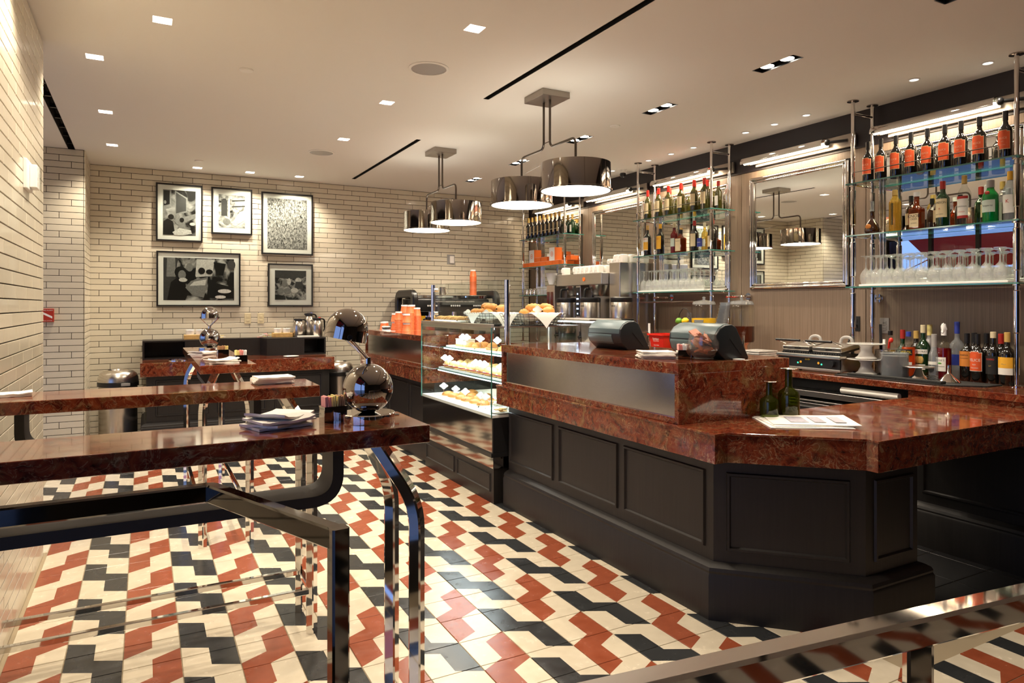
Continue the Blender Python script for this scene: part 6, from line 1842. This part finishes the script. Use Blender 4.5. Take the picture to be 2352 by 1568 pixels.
# square plates
pp = thing('plate_stack', 'stack of square white plates behind the raised counter end', 'plates', (4.32, 3.88, ZC))
for k in range(8):
    MB().prism([(-.09, -.09), (.09, -.09), (.09, .09), (-.09, .09)], k * .0155, k * .0155 + .006).prism([(-.105, -.105), (.105, -.105), (.105, .105), (-.105, .105)], k * .0155 + .008, k * .0155 + .0135).prism([(-.095, -.095), (.095, -.095), (.095, .095), (-.095, .095)], k * .0155 + .005, k * .0155 + .009).build('plate', M['china'], pp)
# juice dispensers
def dispenser(x, y, label, liq, lz):
    o = thing('drink_dispenser', label, 'dispenser', (x, y, ZC))
    MB().lathe([(0, 0), (.095, 0), (.095, .012), (.075, .02), (.070, .14), (.08, .16), (0, .16)], 28).build('base', M['chrome'], o, smooth=40)
    MB().lathe([(.098, .16), (.108, .18), (.108, .46), (.100, .49), (.06, .505)], 32).build('vessel', M['clear'], o, smooth=40)
    MB().lathe([(0, .162), (.100, .165), (.104, .18), (.104, lz), (0, lz)], 28).build('drink', M[liq], o, smooth=40)
    MB().lathe([(.100, .485), (.104, .49), (.092, .515), (.04, .525), (.012, .53), (.012, .545), (.018, .55), (0, .558)], 28).build('lid', M['frosty'], o, smooth=40)
    MB().cyl((-.10, 0, .20), (-.16, 0, .195), .009, 10).cyl((-.155, 0, .20), (-.155, 0, .15), .007, 10).cyl((-.14, 0, .205), (-.14, 0, .235), .006, 8).build('tap', M['chrome'], o, smooth=True)
    MB().lathe([(.018, .17), (.022, .17), (.022, .44), (.018, .44)], 12).build('ice_core', M['clear'], o, smooth=40)
    return o
dispenser(4.38, 4.54, 'clear juice dispenser with bright orange juice in the bottom', 'juice', .365)
dispenser(4.55, 4.265, 'clear drink dispenser with dark tea in the bottom', 'coffee', .30)
cs = thing('plastic_cup_stack', 'tall leaning stack of clear plastic cups between the dispensers', 'cups', (4.27, 4.285, ZC), 0)
for k in range(16):
    MB().lathe([(.030, 0), (.044, .11), (.047, .113), (.044, .114), (.029, .002)], 16, (.0025 * k, -.0045 * k, .03 + k * .024)).build('cup', M['frosty'], cs, smooth=60)
MB().lathe([(0, 0), (.05, 0), (.05, .03), (0, .03)], 16).build('holder', M['black'], cs)
c1 = MB().lathe([(.028, 0), (.041, .11), (.044, .113), (.041, .114), (.027, .002)], 16).build('plastic_cup', M['frosty'], smooth=60, loc=(4.215, 4.43, 1.16)); tag(c1, 'single clear plastic cup before the orange juice', 'cup')
c2 = MB().box(4.16, 4.265, 4.375, 4.485, ZC, 1.16).build('cup_crate', M['hsteel'], bevel=.004); tag(c2, 'small steel box under the single plastic cup', 'box')
# hot water canister on the counter behind the bowl
hw = thing('steel_shaker', 'steel canister with chrome uprights behind the second till', 'canister', (4.25, 4.05, ZC))
MB().lathe([(0, 0), (.055, 0), (.055, .15), (.05, .165), (0, .17)], 24).build('body', M['steel'], hw, smooth=40)
for q in (-.085, .085):
    MB().cyl((0, q, 0), (0, q, .24), .009, 10).build('upright', M['chrome'], hw, smooth=True)
MB().box(-.06, .06, -.10, .10, 0, .006).build('base_plate', M['chrome'], hw)
# red bucket
bk = thing('sanitizer_bucket', 'red plastic square bucket with white printing', 'bucket', (4.34, 5.02, ZC))
m2 = MB(); a, b_ = .080, .105
lo = [(-a, -a, 0), (a, -a, 0), (a, a, 0), (-a, a, 0)]; hi = [(-b_, -b_, .205), (b_, -b_, .205), (b_, b_, .205), (-b_, b_, .205)]
m2.v += lo + hi
for i in range(4):
    j = (i + 1) % 4; m2.f.append((i, j, 4 + j, 4 + i)); m2.m.append(0)
m2.f.append((3, 2, 1, 0)); m2.m.append(0)
m2.build('pail', M['red'], bk, bevel=.012, smooth=40)
MB().sweep([(-.108, -.108, .205), (.108, -.108, .205), (.108, .108, .205), (-.108, .108, .205)], [(-.006, -.008), (.006, -.008), (.006, .008), (-.006, .008)], loop=True).build('rim', M['red'], bk)
m2 = MB()
for s_, z, sz in (('Sanitizer', .165, .026), ('SOLUTION', .145, .016), ('SOLO PARA', .105, .014), ('Sanitizing', .07, .018), ('ONLY', .045, .014)):
    add_text(m2, s_, sz, lambda u, v, z=z: (-(.080 + .025 * (z + v) / .205) - .003, .0 - u, z + v))
m2.build('lettering', M['whiteink'], bk)
# faucet, soap, fruit stand
fc = thing('gooseneck_faucet', 'chrome gooseneck faucet beside the red bucket', 'faucet', (4.42, 5.34, ZC))
MB().tube(fillet([(0, 0, 0), (0, 0, .22), (-.13, 0, .22), (-.13, 0, .14)], .062, 8), .011, 12).build('spout', M['chrome'], fc, smooth=True)
MB().lathe([(0, 0), (.026, 0), (.022, .03), (.016, .05), (0, .05)], 18).build('base', M['chrome'], fc, smooth=True)
MB().cyl((0, -.05, .02), (0, -.05, .09), .014, 12).build('handle', M['chrome'], fc, smooth=True)
MB().cyl((.03, .03, 0), (.03, .03, .30), .012, 12).build('sprayer', M['card'], fc, smooth=True)
fs = thing('fruit_stand', 'dark wire fruit stand with an arched handle', 'fruit stand', (4.43, 4.84, ZC))
for z, r in ((.02, .09), (.30, .085), (.07, .10)):
    MB().tube([(r * math.cos(2 * PI * i / 20), r * math.sin(2 * PI * i / 20), z) for i in range(20)], .003, 6, loop=True).build('hoop', M['black'], fs, smooth=True)
for a in (0, PI):
    MB().tube([(0, .10 * math.cos(a), .0), (0, .092 * math.cos(a), .30), (0, .07 * math.cos(a), .40), (0, .03 * math.cos(a), .445), (0, 0, .45)], .0035, 6).build('upright', M['black'], fs, smooth=True)
for z, r in ((.02, .09), (.30, .085)):
    m2 = MB()
    for k in range(-3, 4):
        h_ = math.sqrt(max(.0001, r * r - (k * r / 4) ** 2))
        m2.cyl((k * r / 4, -h_, z), (k * r / 4, h_, z), .002, 5)
    m2.build('wire_base', M['black'], fs)
for (x, y, z, mm, lab) in ((4.40, 4.80, ZC + .337, 'lemon', 'yellow lemon on the top tier of the fruit stand'), (4.40, 4.885, ZC + .334, 'lime', 'green lime beside the lemon on the fruit stand'), (4.38, 4.80, ZC + .057, 'lemon', 'yellow lemon on the lowest tier of the fruit stand')):
    q = MB().lathe([(0, -.036), (.010, -.033), (.026, -.018), (.031, 0), (.026, .018), (.010, .033), (0, .036)], 14).build('lemon' if mm == 'lemon' else 'lime', M[mm], smooth=70, loc=(x, y, z))
    q.rotation_euler = (1.3, .4, .3); tag(q, lab, 'fruit')

# ---- coffee brewing corner
br = thing('coffee_brewer', 'twin steel coffee brewer with lit control strip and black servers', 'coffee maker', (4.25, 5.90, ZC))
MB().box(.19, .48, 0, .90, 0, .83).build('back_column', M['steel'], br, bevel=.006)
MB().box(.0, .48, 0, .90, .70, .83).build('head', M['hsteel'], br, bevel=.008)
MB().box(.14, .20, 0, .90, 0, .045).build('drip_tray', M['black'], br, bevel=.004)
cs_ = MB().box(.02, .18, .43, .52, .045, .70).build('control_column', M['hsteel'], br, bevel=.004)
MB().box(.012, .02, .445, .505, .36, .68).build('key_strip', M['black'], cs_, bevel=.003)
for r_ in range(5):
    for c_ in range(2):
        if r_ in (0, 4) and c_: continue
        MB().box(.009, .0125, .456 + .022 * c_ + (.011 if r_ in (0, 4) else 0), .468 + .022 * c_ + (.011 if r_ in (0, 4) else 0), .60 - .055 * r_, .615 - .055 * r_).build('key_light', M['bluedot'], cs_)
MB().cyl((.0, .33, .765), (-.006, .33, .765), .022, 16).build('orange_badge', M['orangebox'], br, smooth=True)
for k, y in enumerate((.22, .70)):
    bs = MB().lathe([(.055, .58), (.075, .60), (.105, .68), (.11, .70)], 24, (.12, y, 0)).build('brew_basket', M['steel'], br, smooth=40)
    MB().bar(fillet([(.02, y + .02, .66), (-.05, y + .02, .66), (-.06, y + .02, .52)], .03, 4), .022, .022).build('basket_handle', M['black'], bs, smooth=40)
tk = thing('hot_water_tower', 'tall plain steel tower between the coffee brewer and shelf pole', 'water boiler', (4.34, 5.705, ZC))
MB().box(0, .45, .0, .185, 0, .93).build('body', M['steel'], tk, bevel=.006)
MB().box(.395, .45, .195, .88, .835, .93).build('top_box', M['steel'], tk, bevel=.004)
MB().box(.395, .45, .18, .20, .80, .93).build('link_panel', M['steel'], tk)
def server(x, y, label):
    o = thing('coffee_server', label, 'coffee server', (x, y, ZC), 0, 'steel coffee servers'); o.scale = (1.08, 1.08, 1.10)
    MB().lathe([(0, .03), (.09, .03), (.10, .04), (.10, .15), (0, .15)], 28).build('black_base', M['black'], o, smooth=40)
    MB().lathe([(.098, .15), (.102, .155), (.102, .46), (.098, .47), (0, .47)], 32).build('body', M['steel'], o, smooth=40)
    MB().lathe([(.100, .465), (.104, .47), (.104, .505), (.09, .515), (0, .515)], 32).build('lid', M['black'], o, smooth=40)
    MB().cyl((-.10, 0, .13), (-.145, 0, .125), .010, 10).cyl((-.135, 0, .14), (-.135, 0, .10), .007, 8).cyl((-.125, 0, .135), (-.125, 0, .18), .008, 8).build('tap', M['black'], o, smooth=True)
    MB().lathe([(0, 0), (.095, 0), (.095, .03), (0, .03)], 24).build('foot', M['black'], o)
    m2 = MB(); add_text(m2, 'LUXUS', .022, on_cyl(.1028, .43)); m2.build('lettering', M['ink'], o)
    return o
server(4.27, 6.62, 'steel coffee server with black lid under the far brew basket')
server(4.27, 6.14, 'steel coffee server with black lid under the near brew basket')
server(4.26, 5.575, 'steel coffee server with black lid standing apart from the brewer')
gd = thing('coffee_grinder', 'tall steel coffee grinder with two bean windows', 'grinder', (4.25, 6.84, ZC))
MB().box(0, .26, 0, .18, 0, .72).build('body', M['hsteel'], gd, bevel=.006)
for y in (.035, .115):
    MB().box(-.004, .0, y, y + .055, .42, .64).build('bean_window', M['coffee'], gd, bevel=.002)
pl_ = MB().box(-.006, 0, .03, .17, .26, .36).build('key_panel', M['card'], gd, bevel=.002)
MB().box(-.007, -.005, .03, .17, .335, .36).build('name_strip', M['ink'], pl_)
m2 = MB(); add_text(m2, 'FETCO', .018, face_nx(-.0078, .115, .347)); m2.build('lettering', M['whiteink'], pl_)
for k in range(6):
    MB().box(-.008, -.005, .04 + .02 * k, .052 + .02 * k, .275, .305).build('key', M['ink'] if k != 3 else M['orangebox'], pl_)
# mugs on the brewer and tower
def mug():
    o = thing('white_mug', 'square white mug upturned on top of the coffee brewer', 'mug', group='white mugs on the coffee brewer')
    MB().box(-.038, .038, -.038, .038, 0, .085).build('cup', M['china'], o, bevel=.010, bseg=3, smooth=40)
    MB().tube(fillet([(-.038, 0, .065), (-.062, 0, .065), (-.062, 0, .025), (-.038, 0, .025)], .014, 3), .005, 8).build('handle', M['china'], o, smooth=True)
    return o
mg = mug()
put(mg, [(4.32, 6.46 - k * .083, ZC + .83) for k in range(6)] + [(4.42, 6.46 - k * .083, ZC + .83) for k in range(6)])
mg2 = thing('white_mug', 'square white mug upturned on top of the steel tower', 'mug', group='white mugs on the steel tower')
for ch in [q for q in bpy.data.objects if q.parent == mg]:
    copy_tree(ch, mg2)
put(mg2, [(4.70 if k < 2 else 4.763, 5.755 + k * .083, ZC + .93) for k in range(9)] + [(4.42, 5.755, ZC + .93), (4.42, 5.838, ZC + .93), (4.52, 5.755, ZC + .93), (4.52, 5.838, ZC + .93), (4.61, 5.80, ZC + .93)])
q = thing('white_mug', 'single white mug upturned at the far end of the brewer', 'mug', (4.32, 6.70, ZC + .83))
for ch in [c for c in bpy.data.objects if c.parent == mg]:
    copy_tree(ch, q)
jg = thing('white_pitcher', 'white plastic funnel pitcher at the far end of the brewer head', 'pitcher', (4.22, 6.86, ZC + .725))
MB().lathe([(.03, 0), (.07, .13), (.073, .132), (.068, .132), (.028, .003), (0, .003)], 20).build('cone', M['card'], jg, smooth=50)

# ---- espresso machine on the brick-wall counter
em = thing('espresso_machine', 'long chrome and black espresso machine along the brick wall', 'coffee maker', (2.80, 7.86, ZC))
MB().box(.10, 1.10, .10, .46, .10, .36).build('body', M['chrome'], em, bevel=.01)
MB().box(.10, 1.10, .0, .46, .40, .56).build('head', M['black'], em, bevel=.02, bseg=3, smooth=40)
MB().box(.12, 1.08, .02, .46, .56, .61).build('cup_rail', M['chrome'], em, bevel=.01)
MB().box(.08, 1.12, -.06, .46, .06, .10).build('drip_tray', M['hsteel'], em, bevel=.005)
MB().box(.10, 1.10, .44, .46, .1, .56).build('back_panel', M['black'], em)
for x0 in (.0, 1.10):
    ring = MB()
    outp = fillet([(0, -.10, .05), (0, -.10, .62), (0, .48, .62), (0, .48, .05), (0, -.101, .0501)], .09, 6)
    ring.bar([(x0 + .05, p.y, p.z) for p in outp], .10, .07, up=(1, 0, 0), ch=.2)
    ring.build('side_frame', M['black'], em, smooth=40)
MB().ell((.10, .20, .30), .04, .14, .14, 16, 10).build('copper_boiler', M['brass'], em, smooth=70)
for g_ in range(3):
    x = .26 + g_ * .31
    MB().cyl((x + .06, .06, .40), (x + .06, .06, .33), .034, 18).build('group_head', M['chrome'], em, smooth=True)
    pf = MB().cyl((x + .06, .06, .335), (x + .06, .06, .30), .038, 18).cyl((x + .06, .04, .318), (x + .06, -.10, .30), .011, 10).build('portafilter', M['black'], em, smooth=True)
    for k in range(5):
        MB().cyl((x + k * .028, -.002, .475), (x + k * .028, -.010, .475), .010, 12).build('button', M['card'], em, smooth=True)
m2 = MB(); add_text(m2, 'espresso e cappuccino secondo vera italiana', .030, face_ny(-.0012, .62, .53)); m2.build('lettering', M['whiteink'], em)
for x in (.14, 1.06):
    for y in (.02, .42):
        MB().cyl((x, y, 0), (x, y, .07), .022, 12).build('foot', M['chrome'], em, smooth=True)
jp = thing('milk_jug', 'steel milk jug standing on the espresso machine', 'jug', (3.33, 8.05, ZC + .61))
MB().lathe([(0, 0), (.042, 0), (.045, .01), (.038, .08), (.042, .10), (.039, .10), (.035, .08), (.04, .01), (0, .008)], 20).build('body', M['steel'], jp, smooth=50)
MB().tube(fillet([(.04, 0, .085), (.075, 0, .08), (.07, 0, .02), (.044, 0, .02)], .02, 3), .005, 8).build('handle', M['steel'], jp, smooth=True)
# orange paper cups
def cup_tower(n, label):
    o = thing('paper_cup_tower', label, 'cups')
    for k in range(n):
        c_ = MB().lathe([(0, .088), (.031, .090), (.044, .006), (.046, .004), (.046, 0), (.043, 0)], 16, (0, 0, k * .014 if n > 3 else k * .092)).build('paper_cup', M['orange'], o, smooth=50)
    for k in ([n - 1] if n > 3 else range(n)):
        top = k * (.014 if n > 3 else .092) + .089
        MB().lathe([(.030, top - .014), (.0365, top - .014), (.0350, top + .003), (0, top + .003)], 16).build('cup_bottom', M['card'], o, smooth=40)
    return o
CUPS = [(2.36, 7.36, 1, 'single upturned orange paper cup near the far end of the raised counter'), (2.30, 7.22, 1, 'single upturned orange paper cup beside the stacked lids'), (2.42, 7.20, 2, 'pair of orange paper cups stacked mouth down behind the lids'),
        (2.50, 7.30, 2, 'pair of orange paper cups stacked mouth down at the back'), (2.50, 7.12, 3, 'three orange paper cups stacked mouth down, tallest at the back'), (2.60, 7.16, 3, 'three orange paper cups stacked mouth down by the espresso machine'),
        (2.40, 7.02, 9, 'nested column of orange paper cups in the middle of the cups'), (2.50, 6.94, 14, 'tall nested column of orange paper cups with ribbed rims'), (2.60, 7.0, 12, 'nested column of orange paper cups behind the tall one'), (2.36, 6.66, 2, 'pair of orange paper cups standing apart nearest the display case')]
for x, y, n_, lab in CUPS:
    o = cup_tower(n_, lab); o.location = (x, y, ZR)
o = cup_tower(18, 'tall nested column of orange paper cups on top of the espresso machine'); o.location = (3.76, 8.05, ZC + .61)
ld = thing('cup_lid_stack', 'stack of flat white and black cup lids before the orange cups', 'lids', (2.27, 7.04, ZR))
for k in range(4):
    MB().lathe([(0, 0), (.045, 0), (.046, .006), (.040, .012), (0, .012)], 20, (.006 * (k % 2), .03 * (k % 2), k * .012)).build('lid', M['card'] if k != 2 else M['black'], ld, smooth=40)
MB().box(-.05, .05, -.15, .09, 0, .004).build('tray', M['china'], ld)
# second small glass cabinet behind the display case
gc = thing('pastry_cabinet', 'small glass pastry cabinet with rounded white hood behind the raised counter', 'display case', (2.95, 4.25, ZC))
MB().box(0, .42, 0, .62, 0, .16).build('base', M['hsteel'], gc, bevel=.006)
MB().box(0, .006, 0, .62, .16, .36).build('front_pane', M['pane'], gc)
MB().box(0, .42, 0, .006, .16, .36).build('side_pane', M['pane'], gc)
MB().box(0, .42, .0, .62, .36, .375).build('top_rail', M['hsteel'], gc, bevel=.003)
MB().prism_y([(.36, .0), (.42, .0), (.42, .375), (.30, .375), (.34, .33)], 0, .62).build('hood', M['hsteel'], gc, smooth=40)
MB().box(.05, .34, .03, .59, .345, .355).build('light_bar', M['dimled'], gc)
gs = thing('counter_stand', 'plain dark service shelf below the small pastry cabinet', 'counter', (2.93, 4.2, 0))
MB().box(0, .5, 0, .75, 0, ZC).build('carcass', M['panel'], gs)

sc = thing('security_camera', 'small dark dome camera on the ceiling near the shelf poles', 'camera', (4.62, 6.02, H))
MB().lathe([(0, 0), (.045, 0), (.045, -.03), (.035, -.035), (0, -.035)], 20).build('mount', M['white'], sc, smooth=40)
MB().ell((0, 0, -.05), .034, .034, .034, 16, 10).build('dome', M['black'], sc, smooth=70)
